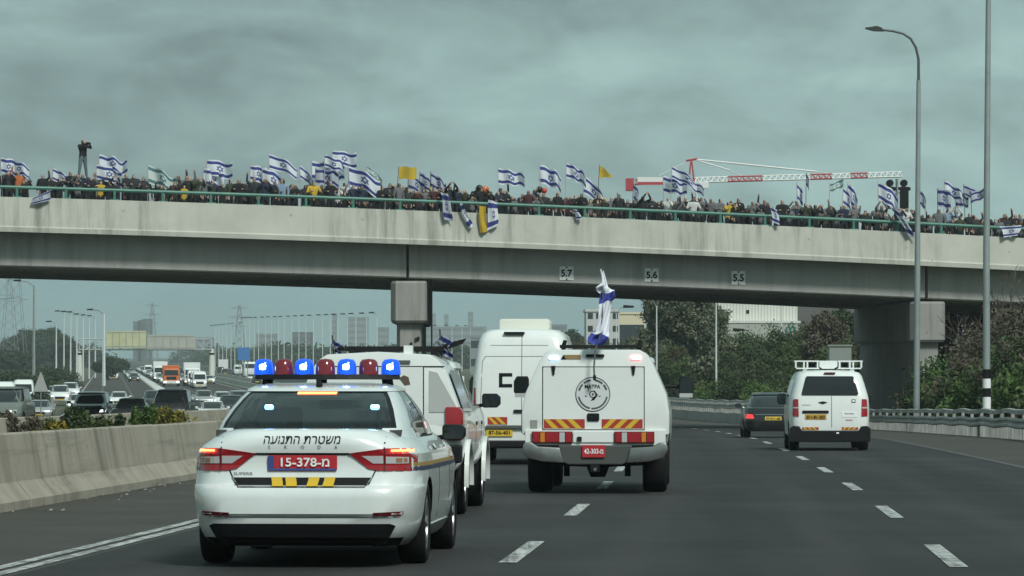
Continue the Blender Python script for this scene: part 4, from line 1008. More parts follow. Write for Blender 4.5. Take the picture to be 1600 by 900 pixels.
# ------------------------------------------------------------------ ordinary traffic
def simple_car(kind, paint, lit=True, detail=True, plate_txt=None, tail=None):
    """a parametric saloon, hatchback or 4x4 with real parts"""
    R = empty({'saloon': 'saloon_car', 'hatch': 'hatchback_car', 'suv': 'suv', 'mpv': 'people_carrier', 'pickup': 'pickup_truck'}[kind])
    H = {'saloon': 1.40, 'hatch': 1.5, 'suv': 1.75, 'mpv': 1.78, 'pickup': 1.8}[kind]; L = {'saloon': 4.6, 'hatch': 4.1, 'suv': 4.6, 'mpv': 4.6, 'pickup': 5.2}[kind]; w = {'saloon': .90, 'hatch': .88, 'suv': .94, 'mpv': .92, 'pickup': .93}[kind]
    up = H / 1.43; belt = .66 * H; g0 = .2 * up
    yrb = {'saloon': .95, 'hatch': .12, 'suv': .10, 'mpv': .1, 'pickup': 1.9}[kind]
    lv = [(g0, .12, L - .12, w - .1, 7, 6), (g0 + .12, .03, L - .02, w - .02, 7, 6), (.55 * up, 0, L, w, 7, 6), (.68 * up, .03, L - .02, w, 7, 5), (.78 * up, .05, L - .12, w - .005, 7, 5), (belt - .02, .08, L - .75, w - .03, 7, 5), (belt, .2, L - 1.0, w - .07, 6, 5)]
    me = carve(stack(lv, L / 2).mesh('body', [paint, M_UNDER]), (.85, L - .85), w, .34 * up); smooth(me); link('body', me, R); tr = bvh_of(me)
    ry = yrb + (.75 if kind == 'saloon' else .25); wf = L - (1.9 if kind not in ('pickup',) else 2.1)
    ins = .06 if kind == 'saloon' else 0
    gl = [(belt - .01, yrb, L - 1.05, w - .12 - ins * .7, 6, 5), ((belt + H) / 2, (yrb + ry) / 2, (L - 1.05 + wf) / 2, w - .19 - ins, 6, 5), (H - .07, ry, wf, w - .27 - ins * 1.2, 6, 5)]
    gm = stack(gl, (ry + wf) / 2, bot=False).mesh('cabin_glass', M_DGLASS, smooth=True, ang=60); link('cabin_glass', gm, R); gt = bvh_of(gm)
    link('roof', stack([(H - .085, ry - .06, wf + .08, w - .25 - ins, 6, 5), (H - .05, ry, wf, w - .27 - ins, 5, 4), (H - .015, ry + .3, wf - .3, w - .38 - ins, 4, 4), (H, ry + .6, wf - .6, w - .6, 3, 3)], (ry + wf) / 2).mesh('roof', paint, smooth=True, ang=60), R)
    for s, sd in ((1, 'right'), (-1, 'left')):
        for (a, c, e, g) in ((yrb + .1, yrb + .5, ry + .25, ry + .05), ((ry + wf) / 2 - .1, (ry + wf) / 2 + .02, (ry + wf) / 2, (ry + wf) / 2 - .1), (L - 1.35, L - 1.1, wf + .02, wf - .12)):
            decal('pillar', [(s * a, belt), (s * c, belt), (s * e, H - .08), (s * g, H - .08)], gt, sd, paint, R, off=.006, cut=.12, default=3.2)
        decal('headlight', [(-s * (w - .34), .60 * up), (-s * (w - .08), .62 * up), (-s * (w - .06), .72 * up), (-s * (w - .30), .69 * up)], tr, 'front', M_HEAD if lit else M_CLEAR, R, off=.02, cut=.15, default=-.2)
        decal('tail_light', [(s * (w - .32), .60 * up), (s * (w - .06), .60 * up), (s * (w - .06), .74 * up), (s * (w - .28), .72 * up)], tr, 'rear', tail or M_TAIL, R, off=.015, cut=.08, default=.2)
        mirror_pod(R, s * (w + .07), L - 1.55, belt + .06, .2, .14, m=paint)
        for y in (.85, L - .85): wheel(R, s * (w - .13), y, .31 * up, .21, side=s)
    decal('grille', [(-.42, .42 * up), (.42, .42 * up), (.46, .60 * up), (-.46, .60 * up)], tr, 'front', M_BLACK, R, off=.012, cut=.2, default=-.1)
    decal('bumper_grille', [(-.6, .24 * up), (.6, .24 * up), (.55, .34 * up), (-.55, .34 * up)], tr, 'front', M_BLACK, R, off=.012, cut=.2, default=-.1)
    decal('number_plate', rect(-.26, .26, .345 * up, .345 * up + .11), tr, 'front', M_PYEL, R, off=.02, cut=.5, default=-.1)
    if plate_txt:
        decal('boot_trim', rect(-.55, .55, .715 * up, .728 * up), tr, 'rear', M_CHROME, R, off=.012, cut=.1); plate(R, tr, 0, .60 * up, .50, .11, plate_txt, M_PYEL, M_INK)
    else: decal('number_plate', rect(-.26, .26, .55 * up, .55 * up + .11), tr, 'rear', M_PYEL, R, off=.012, cut=.5)
    return R
M_HEAD = mat('headlight_lit', (.8, .8, .8), .2, emit=(.95, 1, 1), estr=1.3)
M_DARK = car_paint('black_paint', (.012, .013, .016), .08, rough=.2)
R = simple_car('saloon', M_DARK, plate_txt='37-511-68', tail=mat('tail_lit', (.5, .02, .02), .3, emit=(1, .05, .05), estr=.55)); tag(R, 'black saloon car ahead of the white mid-size van near the guardrail', 'car'); place(R, 1208, 117)

# ================================================================== the crowd on the bridge
M_SKIN = mat('skin', (.33, .205, .145), .6); M_HAIR = mat('hair_dark', (.02, .015, .012), .7); M_JEANS = mat('trousers', (.012, .013, .018), .9)
def body_mesh(name, arms, legs=None, lean=0.0, hair_long=False):
    V = [(0, 0, .95), (0, 0, 1.12), (0, -lean * .5, 1.33), (0, -lean, 1.475), (0, -lean - .015, 1.565), (0, -lean - .01, 1.66)]
    Rr = [(.155, .115), (.14, .105), (.175, .12), (.058, .058), (.082, .098), (.066, .08)]
    E = [(0, 1), (1, 2), (2, 3), (3, 4), (4, 5)]
    for s, (el, ha) in zip((-1, 1), arms):
        k = len(V); V += [(s * .185, -lean * .8, 1.405), el, ha, tuple(Vector(ha) + (Vector(ha) - Vector(el)).normalized() * .09)]; Rr += [(.07, .07), (.05, .05), (.038, .038), (.03, .045)]
        E += [(2, k), (k, k + 1), (k + 1, k + 2), (k + 2, k + 3)]
    legs = legs or (((-.10, 0, .5), (-.11, .03, .08)), ((.10, 0, .5), (.11, .03, .08)))
    for s, (kn, an) in zip((-1, 1), legs):
        k = len(V); V += [(s * .09, 0, .86), kn, an, (an[0], an[1] - .15, an[2] - .045)]; Rr += [(.095, .10), (.068, .07), (.048, .05), (.045, .035)]
        E += [(0, k), (k, k + 1), (k + 1, k + 2), (k + 2, k + 3)]
    if hair_long:
        k = len(V); V += [(0, -lean + .07, 1.50), (0, -lean + .09, 1.36)]; Rr += [(.075, .045), (.07, .03)]; E += [(4, k), (k, k + 1)]
    me = bpy.data.meshes.new(name); me.from_pydata(V, E, [])
    o = bpy.data.objects.new('t', me); COL.objects.link(o)
    o.modifiers.new('s', 'SKIN'); sd = o.modifiers.new('u', 'SUBSURF'); sd.levels = 1; sd.render_levels = 1
    for v, r in zip(me.skin_vertices[0].data, Rr): v.radius = r
    me.skin_vertices[0].data[0].use_root = True
    bpy.context.view_layer.update()
    m2 = bpy.data.meshes.new_from_object(o.evaluated_get(bpy.context.evaluated_depsgraph_get())); bpy.data.objects.remove(o)
    for m in (MATS['coat_black'], M_JEANS, M_SKIN, M_HAIR): m2.materials.append(m)
    hands = [Vector(a[1]) for a in arms]
    for p in m2.polygons:
        c = p.center; p.use_smooth = True
        if c.z > 1.49 and abs(c.x) < .13 and c.y > -lean - .16 and not (c.z > 1.75):
            p.material_index = 3 if (c.z > 1.625 or p.normal.y > -.45 or (hair_long and abs(c.x) > .05)) else 2
        elif any((c - h).dot((h - Vector(a[0])).normalized()) > -.01 and (c - h).length < .16 for h, a in zip(hands, arms)): p.material_index = 2
        elif c.z < .93: p.material_index = 1
        else: p.material_index = 0
        if hair_long and c.y > -lean + .03 and c.z > 1.33 and abs(c.x) < .1: p.material_index = 3
    return m2
COATS = [('black', (.008, .008, .010), 13), ('dark grey', (.022, .023, .027), 5), ('navy', (.012, .018, .045), 4), ('brown', (.040, .025, .017), 2), ('maroon', (.055, .012, .016), 1), ('olive', (.035, .04, .022), 2), ('grey', (.13, .13, .135), 3), ('white', (.55, .55, .54), 1.3), ('yellow', (.5, .33, .03), .45), ('pale blue', (.2, .27, .36), 1), ('orange', (.40, .11, .03), .15)]
for n_, c_, _ in COATS: mat('coat_' + n_.replace(' ', '_'), c_, .85, var=.2, vscale=9)
HAIRS = [M_HAIR, M_HAIR, mat('hair_brown', (.06, .035, .02), .7), mat('hair_grey', (.22, .21, .2), .7), mat('cap_black', (.012, .012, .014), .8), mat('hair_fair', (.20, .13, .06), .7)]
SKINS = [M_SKIN, mat('skin_pale', (.42, .28, .21), .6), mat('skin_tan', (.18, .105, .07), .6)]
A_DOWN = (lambda s: ((s * .25, .02, 1.14), (s * .24, -.06, .93))); A_RAIL = (lambda s: ((s * .27, -.10, 1.17), (s * .17, -.33, 1.22)))
A_UP = (lambda s: ((s * .30, -.10, 1.52), (s * .27, -.12, 1.80))); A_PHONE = (lambda s: ((s * .25, -.24, 1.28), (s * .09, -.30, 1.52))); A_POLE = (lambda s: ((s * .26, -.16, 1.2), (s * .14, -.28, 1.38))); A_HIGHPHONE = (lambda s: ((s * .24, -.24, 1.52), (s * .08, -.28, 1.74)))
POSES = [('leaning on the rail', body_mesh('person', (A_RAIL(-1), A_RAIL(1)), lean=.08), 4), ('hands down', body_mesh('person', (A_DOWN(-1), A_DOWN(1))), 4), ('filming', body_mesh('person', (A_PHONE(-1), A_PHONE(1))), 3),
         ('one arm raised', body_mesh('person', (A_DOWN(-1), A_UP(1))), 1.6), ('holding up a phone', body_mesh('person', (A_HIGHPHONE(-1), A_HIGHPHONE(1))), .45), ('long-haired, leaning on the rail', body_mesh('person', (A_RAIL(-1), A_RAIL(1)), lean=.06, hair_long=True), 4),
         ('long-haired, filming', body_mesh('person', (A_DOWN(-1), A_PHONE(1)), hair_long=True), 2.5), ('other arm raised', body_mesh('person', (A_UP(-1), A_DOWN(1))), 1.2)]
rnd = random.Random(11)
def pick(items, w): return rnd.choices(items, [x[-1] if w is None else w for x in items])[0]
DECKZ = -.62
def person(t, d, scale, yaw, pose, coat, hair, skin, name='person'):
    p = link(name, pose[1]); p.location = BP(t, d, ztop(t) + DECKZ); p.rotation_euler.z = BA + yaw; p.scale = (scale * rnd.uniform(.95, 1.12), scale, scale)
    for i, m in ((0, MATS['coat_' + coat[0].replace(' ', '_')]), (2, skin), (3, hair)):
        p.material_slots[i].link = 'OBJECT'; p.material_slots[i].material = m
    return p
crowd = []
def row(d, sp, p_gap, t0=-24.4, t1=26.6, tall=0):
    t = t0
    while t < t1:
        t += sp * rnd.uniform(.72, 1.28)
        if rnd.random() < p_gap * (1.6 if t < -8 else .7): continue
        dd = d + rnd.uniform(-.08, .12); pose = pick(POSES, None); coat = pick(COATS, None); 
        p = person(t, dd, rnd.uniform(.80, 1.11) + tall, rnd.uniform(-.5, .5), pose, coat, rnd.choice(HAIRS), rnd.choice(SKINS)); crowd.append((t, dd, p, pose[0], coat[0]))
row(.85, .37, .06); row(1.4, .42, .12, tall=.02); row(2.1, .72, .2, tall=.04)
vis = [p for p in POSTS if p > -23.2]
crowd.sort(key=lambda c: c[0]); cnt = {}
for (t, d, p, pose, coat) in crowd:
    bay = sum(1 for q in vis if q < t); cnt[bay] = cnt.get(bay, 0) + 1
    lab = f"person in {coat}, {pose.replace('leaning on the rail', 'leaning').replace('holding up a phone', 'phone raised').replace(', ', ' ')}, {ORD[min(cnt[bay] - 1, 27)]} along the {ORD[min(bay, 27)]} railing bay"
    tag(p, lab, 'person', 'crowd along the bridge railing')
# the photographer stands high on a box behind the crowd
t = t_of(129, 2.0); zf = HC + (HOR - 279) / F * BP(t, 2.0, 0).y
bx = tag(MB().box(-.45, .45, -.3, .3, ztop(t) + DECKZ, zf).build('equipment_box', M_BLACK, bevel=.02), 'dark equipment box the tall standing photographer stands on behind the crowd', 'box'); bx.location = BP(t, 2.0, 0)
pm = body_mesh('person', (((-.27, -.16, 1.28), (-.10, -.30, 1.50)), ((.30, -.14, 1.30), (.10, -.34, 1.46))), legs=(((-.15, -.02, .5), (-.19, .02, .08)), ((.13, 0, .5), (.20, .03, .08))))
ph = link('person', pm); ph.location = BP(t, 2.0, zf); ph.rotation_euler.z = BA + .45; ph.scale = (1.12, 1.05, 1.02)
tag(ph, 'photographer in black jacket and grey jeans standing above the crowd, camera raised', 'person')
ph.material_slots[1].link = 'OBJECT'; ph.material_slots[1].material = mat('jeans_grey', (.10, .13, .145), .8)
cr = tag(empty('camera_kit', BP(t, 2.0, zf)), 'black camera with long lens held up by the standing photographer', 'camera'); cr.rotation_euler.z = BA + .45
MB().prism(rrect(-.08, .08, 1.46, 1.58, .02), -.36, -.26).build('camera_body', M_BLACK, cr)
MB().lathe([(-.56, .05), (-.50, .055), (-.36, .04)], 'y', 12, c=(.0, 0, 1.51)).build('lens', M_BLACK, cr)

# ================================================================== flags
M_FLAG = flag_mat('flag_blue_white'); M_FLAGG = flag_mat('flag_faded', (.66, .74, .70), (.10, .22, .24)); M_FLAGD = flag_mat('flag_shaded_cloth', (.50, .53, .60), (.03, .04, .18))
M_YEL = mat('yellow_cloth', (.50, .34, .025), .8, var=.25, vscale=2); M_STICK = mat('flag_stick', (.35, .34, .32), .5); M_STICKD = mat('flag_stick_dark', (.05, .05, .05), .5)
def cloth(fn, m, nu=14, nv=8, name='cloth', parent=None, curl=0):
    me = bpy.data.meshes.new(name); vs = []; fs = []; uvs = []
    for j in range(nv + 1):
        for i in range(nu + 1): vs.append(tuple(fn(i / nu, j / nv)))
    for j in range(nv):
        for i in range(nu): k = j * (nu + 1) + i; fs.append((k, k + 1, k + nu + 2, k + nu + 1))
    me.from_pydata(vs, [], fs); uvl = me.uv_layers.new(name='UVMap')
    for p in me.polygons:
        p.use_smooth = True
        for li in p.loop_indices:
            vi = me.loops[li].vertex_index; uvl.data[li].uv = ((vi % (nu + 1)) / nu, (vi // (nu + 1)) / nv)
    me.materials.append(m); return link(name, me, parent)
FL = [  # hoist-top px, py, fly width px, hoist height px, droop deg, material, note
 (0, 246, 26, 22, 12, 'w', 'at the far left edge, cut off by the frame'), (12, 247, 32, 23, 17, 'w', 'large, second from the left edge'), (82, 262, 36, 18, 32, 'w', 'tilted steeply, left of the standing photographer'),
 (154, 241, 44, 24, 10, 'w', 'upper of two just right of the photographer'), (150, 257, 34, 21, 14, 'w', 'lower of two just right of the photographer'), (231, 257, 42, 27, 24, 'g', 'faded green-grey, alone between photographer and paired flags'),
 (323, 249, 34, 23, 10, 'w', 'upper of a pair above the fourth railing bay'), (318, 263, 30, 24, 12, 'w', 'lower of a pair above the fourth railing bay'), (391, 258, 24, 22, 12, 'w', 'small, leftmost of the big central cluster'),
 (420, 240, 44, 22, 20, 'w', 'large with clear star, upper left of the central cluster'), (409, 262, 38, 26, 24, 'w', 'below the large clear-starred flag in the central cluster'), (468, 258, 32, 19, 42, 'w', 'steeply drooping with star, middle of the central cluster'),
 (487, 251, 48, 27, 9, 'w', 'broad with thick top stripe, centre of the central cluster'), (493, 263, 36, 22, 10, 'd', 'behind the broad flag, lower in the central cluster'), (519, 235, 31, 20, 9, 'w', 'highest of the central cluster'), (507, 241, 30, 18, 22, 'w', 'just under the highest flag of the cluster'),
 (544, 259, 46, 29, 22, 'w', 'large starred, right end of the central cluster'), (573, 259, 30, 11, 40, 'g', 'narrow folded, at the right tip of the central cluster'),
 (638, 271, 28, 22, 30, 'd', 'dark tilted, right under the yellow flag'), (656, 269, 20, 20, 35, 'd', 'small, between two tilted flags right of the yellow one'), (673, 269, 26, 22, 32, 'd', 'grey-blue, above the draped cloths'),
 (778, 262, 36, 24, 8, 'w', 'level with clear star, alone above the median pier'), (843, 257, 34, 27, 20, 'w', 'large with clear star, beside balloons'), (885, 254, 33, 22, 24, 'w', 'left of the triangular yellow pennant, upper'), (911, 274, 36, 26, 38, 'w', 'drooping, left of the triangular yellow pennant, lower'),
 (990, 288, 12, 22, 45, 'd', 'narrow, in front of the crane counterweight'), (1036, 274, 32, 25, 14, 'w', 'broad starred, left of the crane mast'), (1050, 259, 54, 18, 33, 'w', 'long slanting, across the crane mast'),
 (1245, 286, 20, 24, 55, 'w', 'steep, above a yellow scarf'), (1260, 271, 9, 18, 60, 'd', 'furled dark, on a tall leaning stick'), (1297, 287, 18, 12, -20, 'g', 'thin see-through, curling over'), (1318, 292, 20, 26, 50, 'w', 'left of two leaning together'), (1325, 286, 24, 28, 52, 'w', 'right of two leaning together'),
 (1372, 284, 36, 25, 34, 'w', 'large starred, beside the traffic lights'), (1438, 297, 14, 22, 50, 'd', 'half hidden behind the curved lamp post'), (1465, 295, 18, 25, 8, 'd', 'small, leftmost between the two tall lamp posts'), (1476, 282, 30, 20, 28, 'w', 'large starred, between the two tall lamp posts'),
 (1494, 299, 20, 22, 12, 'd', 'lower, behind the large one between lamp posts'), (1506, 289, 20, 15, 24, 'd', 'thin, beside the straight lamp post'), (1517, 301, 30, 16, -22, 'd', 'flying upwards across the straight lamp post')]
fr_ = random.Random(4)
for i, (px, py, w, h, dr, mk, note) in enumerate(FL):
    d = .75 + fr_.random() * 1.3; t = t_of(px, d); base = BP(t, d, 0); s = base.y / F
    zt = HC + (HOR - py) * s; W_, H_ = w * s * 1.20, h * s * 1.08; ph_ = fr_.uniform(0, 6); k = fr_.uniform(1.1, 1.9); amp = fr_.uniform(.10, .26) * W_ + .02; W_ *= fr_.uniform(.84, 1.04); fold = fr_.uniform(-1, 1)
    r = empty('flag', (base.x, base.y, ztop(t) + .15)); a = R_(dr)
    tag(r, f"blue and white starred flag, {note}" if mk != 'g' else f"pale starred flag, {note}", 'flag', 'flags waved on the bridge')
    zl = zt - r.location.z
    def fn(u, v, W_=W_, H_=H_, a=a, ph_=ph_, k=k, amp=amp, zl=zl, fold=fold):
        wv = amp * math.sin(k * 6.0 * u + ph_ + 1.3 * v) * (u ** .7)
        return (W_ * u * math.cos(a * (.6 + .5 * u)) - .03 * wv, wv + .02, zl - H_ + H_ * v - W_ * u * math.sin(a * (.6 + .5 * u)) + .35 * amp * math.sin(k * 7.3 * u + ph_ * 1.7) * u + .22 * H_ * u * (v - .5) * math.sin(ph_) - .16 * H_ * max(0, fold) * (u ** 3) * v + .18 * H_ * max(0, -fold) * (u ** 3) * (1 - v))
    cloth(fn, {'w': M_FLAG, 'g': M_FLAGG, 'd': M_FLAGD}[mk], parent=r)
    lean = fr_.uniform(-.12, .12)
    MB().tube([(lean, 0, -.3), (0, 0, zl + .04)], .016, 6).build('stick', M_STICK if mk != 'd' else M_STICKD, r)
for (px, py, w, h, dr, tri, note) in ((623, 262, 28, 19, -8, False, 'square yellow flag flying from a slim stick'), (937, 259, 27, 21, 38, True, 'triangular yellow pennant on a dark stick')):
    d = 1.2; t = t_of(px, d); base = BP(t, d, 0); s = base.y / F; zt = HC + (HOR - py) * s; W_, H_ = w * s, h * s; a = R_(dr)
    r = tag(empty('flag', (base.x, base.y, ztop(t) + .15)), note, 'flag', 'yellow flags on the bridge'); zl = zt - r.location.z
    cloth(lambda u, v: (W_ * u * math.cos(a), .08 * math.sin(5 * u + 1), zl - H_ + H_ * (v if not tri else v * (1 - u) + u * .75) - W_ * u * math.sin(a) * .6 + .05 * math.sin(6 * u)), M_YEL, parent=r)
    MB().tube([(-.15, 0, -.3), (0, 0, zl + .05)], .016, 6).build('stick', M_STICKD, r)
# cloths draped over the parapet: corner pixels (top-left, top-right, bottom-right, bottom-left)
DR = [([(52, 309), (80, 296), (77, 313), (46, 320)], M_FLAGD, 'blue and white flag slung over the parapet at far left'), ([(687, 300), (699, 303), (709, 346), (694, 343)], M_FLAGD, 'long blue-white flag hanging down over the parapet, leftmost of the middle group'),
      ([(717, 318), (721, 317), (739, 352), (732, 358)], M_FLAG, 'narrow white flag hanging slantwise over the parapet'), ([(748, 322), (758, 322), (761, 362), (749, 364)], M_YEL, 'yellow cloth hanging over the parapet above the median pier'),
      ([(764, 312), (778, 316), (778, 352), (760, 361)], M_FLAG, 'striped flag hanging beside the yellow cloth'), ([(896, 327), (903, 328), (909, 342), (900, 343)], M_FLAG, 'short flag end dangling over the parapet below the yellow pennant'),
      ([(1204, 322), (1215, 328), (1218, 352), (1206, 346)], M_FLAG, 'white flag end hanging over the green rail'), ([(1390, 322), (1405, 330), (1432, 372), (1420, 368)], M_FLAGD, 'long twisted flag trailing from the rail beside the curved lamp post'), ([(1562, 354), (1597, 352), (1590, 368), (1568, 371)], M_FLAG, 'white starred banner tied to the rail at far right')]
for q, m_, lab in DR:
    pc = []
    for (x, y) in q:
        tt = t_of(x, -.12); b_ = BP(tt, -.12, 0); pc.append(Vector((b_.x, b_.y, HC + (HOR - y) / F * b_.y)))
    o0 = pc[0].copy(); ph_ = fr_.uniform(0, 6)
    def fn(u, v):
        p = (pc[3] * (1 - u) + pc[2] * u) * (1 - v) + (pc[0] * (1 - u) + pc[1] * u) * v
        return p - o0 + T_ * (-.06 + .07 * math.sin(7 * u + ph_ + 2 * v)) + Vector((.03 * math.sin(5 * v + ph_), 0, 0))
    c = cloth(fn, m_, 8, 10, name='draped_flag'); c.location = o0; tag(c, lab, 'flag')
# balloons, held above the crowd
for (px, py, r_, cname, c_, nt) in ((749, 294, .16, 'black', (.012, .012, .012), 'left of an orange one by the draped cloths'), (758, 297, .19, 'orange', (.62, .12, .02), 'above the yellow draped cloth'), (843, 296, .15, 'black', (.012, .012, .012), 'under the large flag with clear star'), (850, 298, .14, 'red', (.5, .05, .03), 'beside a black one under the starred flag')):
    t = t_of(px, 1.2); b_ = BP(t, 1.2, 0); o = empty('balloon', (b_.x, b_.y, HC + (HOR - py) / F * b_.y)); tag(o, f'{cname} balloon {nt}', 'balloon', 'balloons over the crowd')
    MB().lathe([(-r_ * 1.15, .01), (-r_ * .9, r_ * .45), (-r_ * .3, r_ * .9), (r_ * .2, r_), (r_ * .7, r_ * .75), (r_ * .98, .02)], 'z', 14).build('skin', mat('balloon_' + cname, c_, .3), o, smooth=True)
    MB().tube([(0, 0, -r_ * 1.1), (.04, 0, -.75)], .006, 4).build('string', M_STICK, o)
# traffic lights on the bridge seen from behind
for (px, nt) in ((1391, 'left of the twin signals, above the starred flag'), (1413, 'right of the twin signals, close to the curved lamp post')):
    t = t_of(px, 3.0); b_ = BP(t, 3.0, 0); s = b_.y / F; zz_ = HC + (HOR - 318) * s
    o = empty('traffic_light', (b_.x, b_.y, ztop(t) + DECKZ)); tag(o, f'black traffic signal, {nt}', 'traffic light', 'traffic lights on the bridge'); h0 = zz_ - o.location.z
    MB().prism(rrect(-.20, .20, h0 - .25, h0 + .78, .04), -.12, .1).build('signal_box', M_BLACK, o, bevel=.02)
    MB().prism([(-.40, h0 + .64), (.30, h0 + .60), (.30, h0 + .76), (-.40, h0 + .76)], -.02, .02).build('backing_board', M_BLACK, o)
    MB().lathe([(-.10, .13), (-.05, .165), (.28, .165), (.28, .14), (-.04, .135)], 'y', 20, c=(0, 0, h0 + .95)).build('visor', M_BLACK, o, smooth=True)
    sgn = 1 if px < 1400 else -1
    MB().tube([(sgn * .34, .05, 0), (sgn * .34, .05, h0 + 1.15)], .05, 8).build('post', M_POLE, o)
    MB().tube([(sgn * .34, .05, h0 + .5), (0, .05, h0 + .5)], .025, 6).build('bracket', M_POLE, o)
# mast flag on the rescue pickup, wrapped by the wind
def wrap_flag():
    Y = 53.0; s = Y / F
    r = empty('mast_flag', at(929, 592, Y - 1.05)); tag(r, 'blue and white flag whipped tight round a mast on the canopy pickup', 'flag')
    def P(x, y): return Vector(((x - 929) * s, 0, (592 - y) * s))
    MB().tube([P(929, 592) , P(928, 575), P(930, 548), P(936, 532), P(941, 500), P(942, 455), P(940, 424)], [.016, .014, .012, .011, .010, .008, .006], 6).build('mast', mat('mast_grey', (.12, .125, .12), .5), r)
    MB().box(-.02, .02, -.02, .03, -.02, .05).build('mast_clip', M_BLACK, r)
    W1 = mat('flag_white', (.74, .76, .82), .8); B1 = mat('flag_blue', (.045, .06, .32), .8); b = MB()
    rows = [(940, 425, 2.2), (942, 436, 3.4), (945, 449, 5), (946, 453, 13), (947, 457, 12), (948, 460, 10), (948, 470, 11), (946, 474, 9.5), (945, 490, 9), (943, 505, 9), (940, 520, 9), (937, 524, 12), (934, 530, 13), (933, 537, 12), (935, 541, 5)]
    mi = [0, 0, 0, 0, 0, 1, 1, 0, 0, 0, 0, 1, 1, 1]; n = 15; fr2 = random.Random(3)
    sub_ = []                                            # finer rows along the cloth
    for i in range(len(rows) - 1):
        for q in range(3): k = q / 3; sub_.append(tuple(rows[i][c] * (1 - k) + rows[i + 1][c] * k for c in range(3)) + (mi[i],))
    sub_.append(rows[-1] + (1,))
    for i, (x, y, rr, m_) in enumerate(sub_):
        th = .1 + .4 * math.sin(i * .32); sh = 2.5 * math.sin(i * .45)
        for k in range(n):
            u = -1 + 2 * k / (n - 1); lift = 3.0 * u * math.sin(i * .21 + .6) + 1.2 * math.sin(4 * u + i * .5)
            b.v.append(tuple(P(x + sh * .3, y + lift) + Vector((rr * 1.15 * u * math.cos(th) * s, (rr * u * math.sin(th) + .35 * rr * math.sin(5.5 * u + i * .4)) * s, 0))))
        if i:
            for k in range(n - 1): b.f.append(((i - 1) * n + k, (i - 1) * n + k + 1, i * n + k + 1, i * n + k)); b.mi.append(sub_[i - 1][3])
    b.build('cloth', [W1, B1], r, smooth=True, ang=180, fix=False)
wrap_flag()
for (px, py, w, h, dr, nt) in ((690, 522, 20, 30, 55, 'right end of the roof rack'), (522, 532, 12, 18, 60, 'left end of the roof rack')):
    Y = 43.6; s = Y / F; r = empty('rack_flag', at(px, 556, Y)); tag(r, f'small crumpled blue-white flag on the escort pickup, {nt}', 'flag')
    cloth(lambda u, v: (w * s * (u - .2) * .9 + .03 * math.sin(8 * v), .05 * math.sin(9 * u + 3 * v), (556 - py) * s - h * s * (1 - v) - w * s * u * .5), M_FLAGD, 8, 8, parent=r)
    MB().tube([(0, 0, -.05), (-.02, 0, (556 - py) * s + .06)], .01, 6).build('stick', M_STICKD, r)

# ================================================================== vegetation
LEAF = {}
def leaf_cloud(name, blobs, m, leaf=.22, per=600, seed=0, parent=None, loc=None, squash=1.0, stray=.12, flat=False):
    """blobs: (x, y, z, rx, ry, rz); leaves are small bent quads, denser towards the blob's skin"""
    g = np.random.default_rng(seed); V = []; T = []
    for (x, y, z, rx, ry, rz) in blobs:
        n = int(per * max(.25, (rx * ry * rz) ** (2 / 3)))
        d = g.normal(size=(n, 3)); d /= np.linalg.norm(d, axis=1)[:, None]
        r = .45 + .55 * g.random(n) ** .6 + np.where(g.random(n) < stray, g.random(n) * .28, 0)
        lump = 1 + .22 * np.sin(d[:, 0] * 5 + x) * np.cos(d[:, 2] * 6 + y) + .12 * np.sin(d[:, 1] * 11 + z)
        c = d * (r * lump)[:, None] * np.array([rx, ry, rz]) + np.array([x, y, z])
        a = g.normal(size=(n, 3)); a /= np.linalg.norm(a, axis=1)[:, None]; b_ = np.cross(a, g.normal(size=(n, 3))); b_ /= np.linalg.norm(b_, axis=1)[:, None]
        s = leaf * (.55 + .9 * g.random(n))[:, None]
        V.append(np.stack([c - a * s, c - b_ * s * .45, c + a * s, c + b_ * s * .45], 1).reshape(-1, 3))
        T.append(np.clip(.5 + .28 * g.normal(size=n) + .25 * g.normal(), 0, 1))
    V = np.concatenate(V); T = np.concatenate(T); n = len(T)
    me = bpy.data.meshes.new(name); me.vertices.add(4 * n); me.vertices.foreach_set('co', V.astype(np.float32).ravel())
    me.loops.add(4 * n); me.loops.foreach_set('vertex_index', np.arange(4 * n, dtype=np.int32)); me.polygons.add(n)
    me.polygons.foreach_set('loop_start', np.arange(0, 4 * n, 4, dtype=np.int32)); me.update(calc_edges=True)
    at_ = me.attributes.new('tone', 'FLOAT', 'FACE'); at_.data.foreach_set('value', T.astype(np.float32))
    me.materials.append(m); o = link(name, me, parent)
    if loc is not None: o.location = loc
    return o
F_DARK = foliage_mat('scrub_leaves', (0.026, 0.044, 0.018), (0.072, 0.104, 0.036), (0.086, 0.078, 0.044))
F_GREEN = foliage_mat('green_leaves', (0.036, 0.072, 0.021), (0.098, 0.156, 0.039))
F_OLIVE = foliage_mat('olive_leaves', (0.078, 0.091, 0.055), (0.163, 0.176, 0.111))
F_BROWN = foliage_mat('brown_twigs', (0.065, 0.056, 0.039), (0.124, 0.107, 0.075))
F_YEL = foliage_mat('yellow_leaves', (.08, .085, .02), (.26, .20, .03), (.05, .07, .02))
F_FAR = foliage_mat('far_leaves', (.022, .036, .02), (.05, .07, .032))
M_BARK = mat('bark', (.06, .048, .036), .9, var=.3, vscale=3)
def gz(o, y): return RZ(y) + ground_h(o, y)
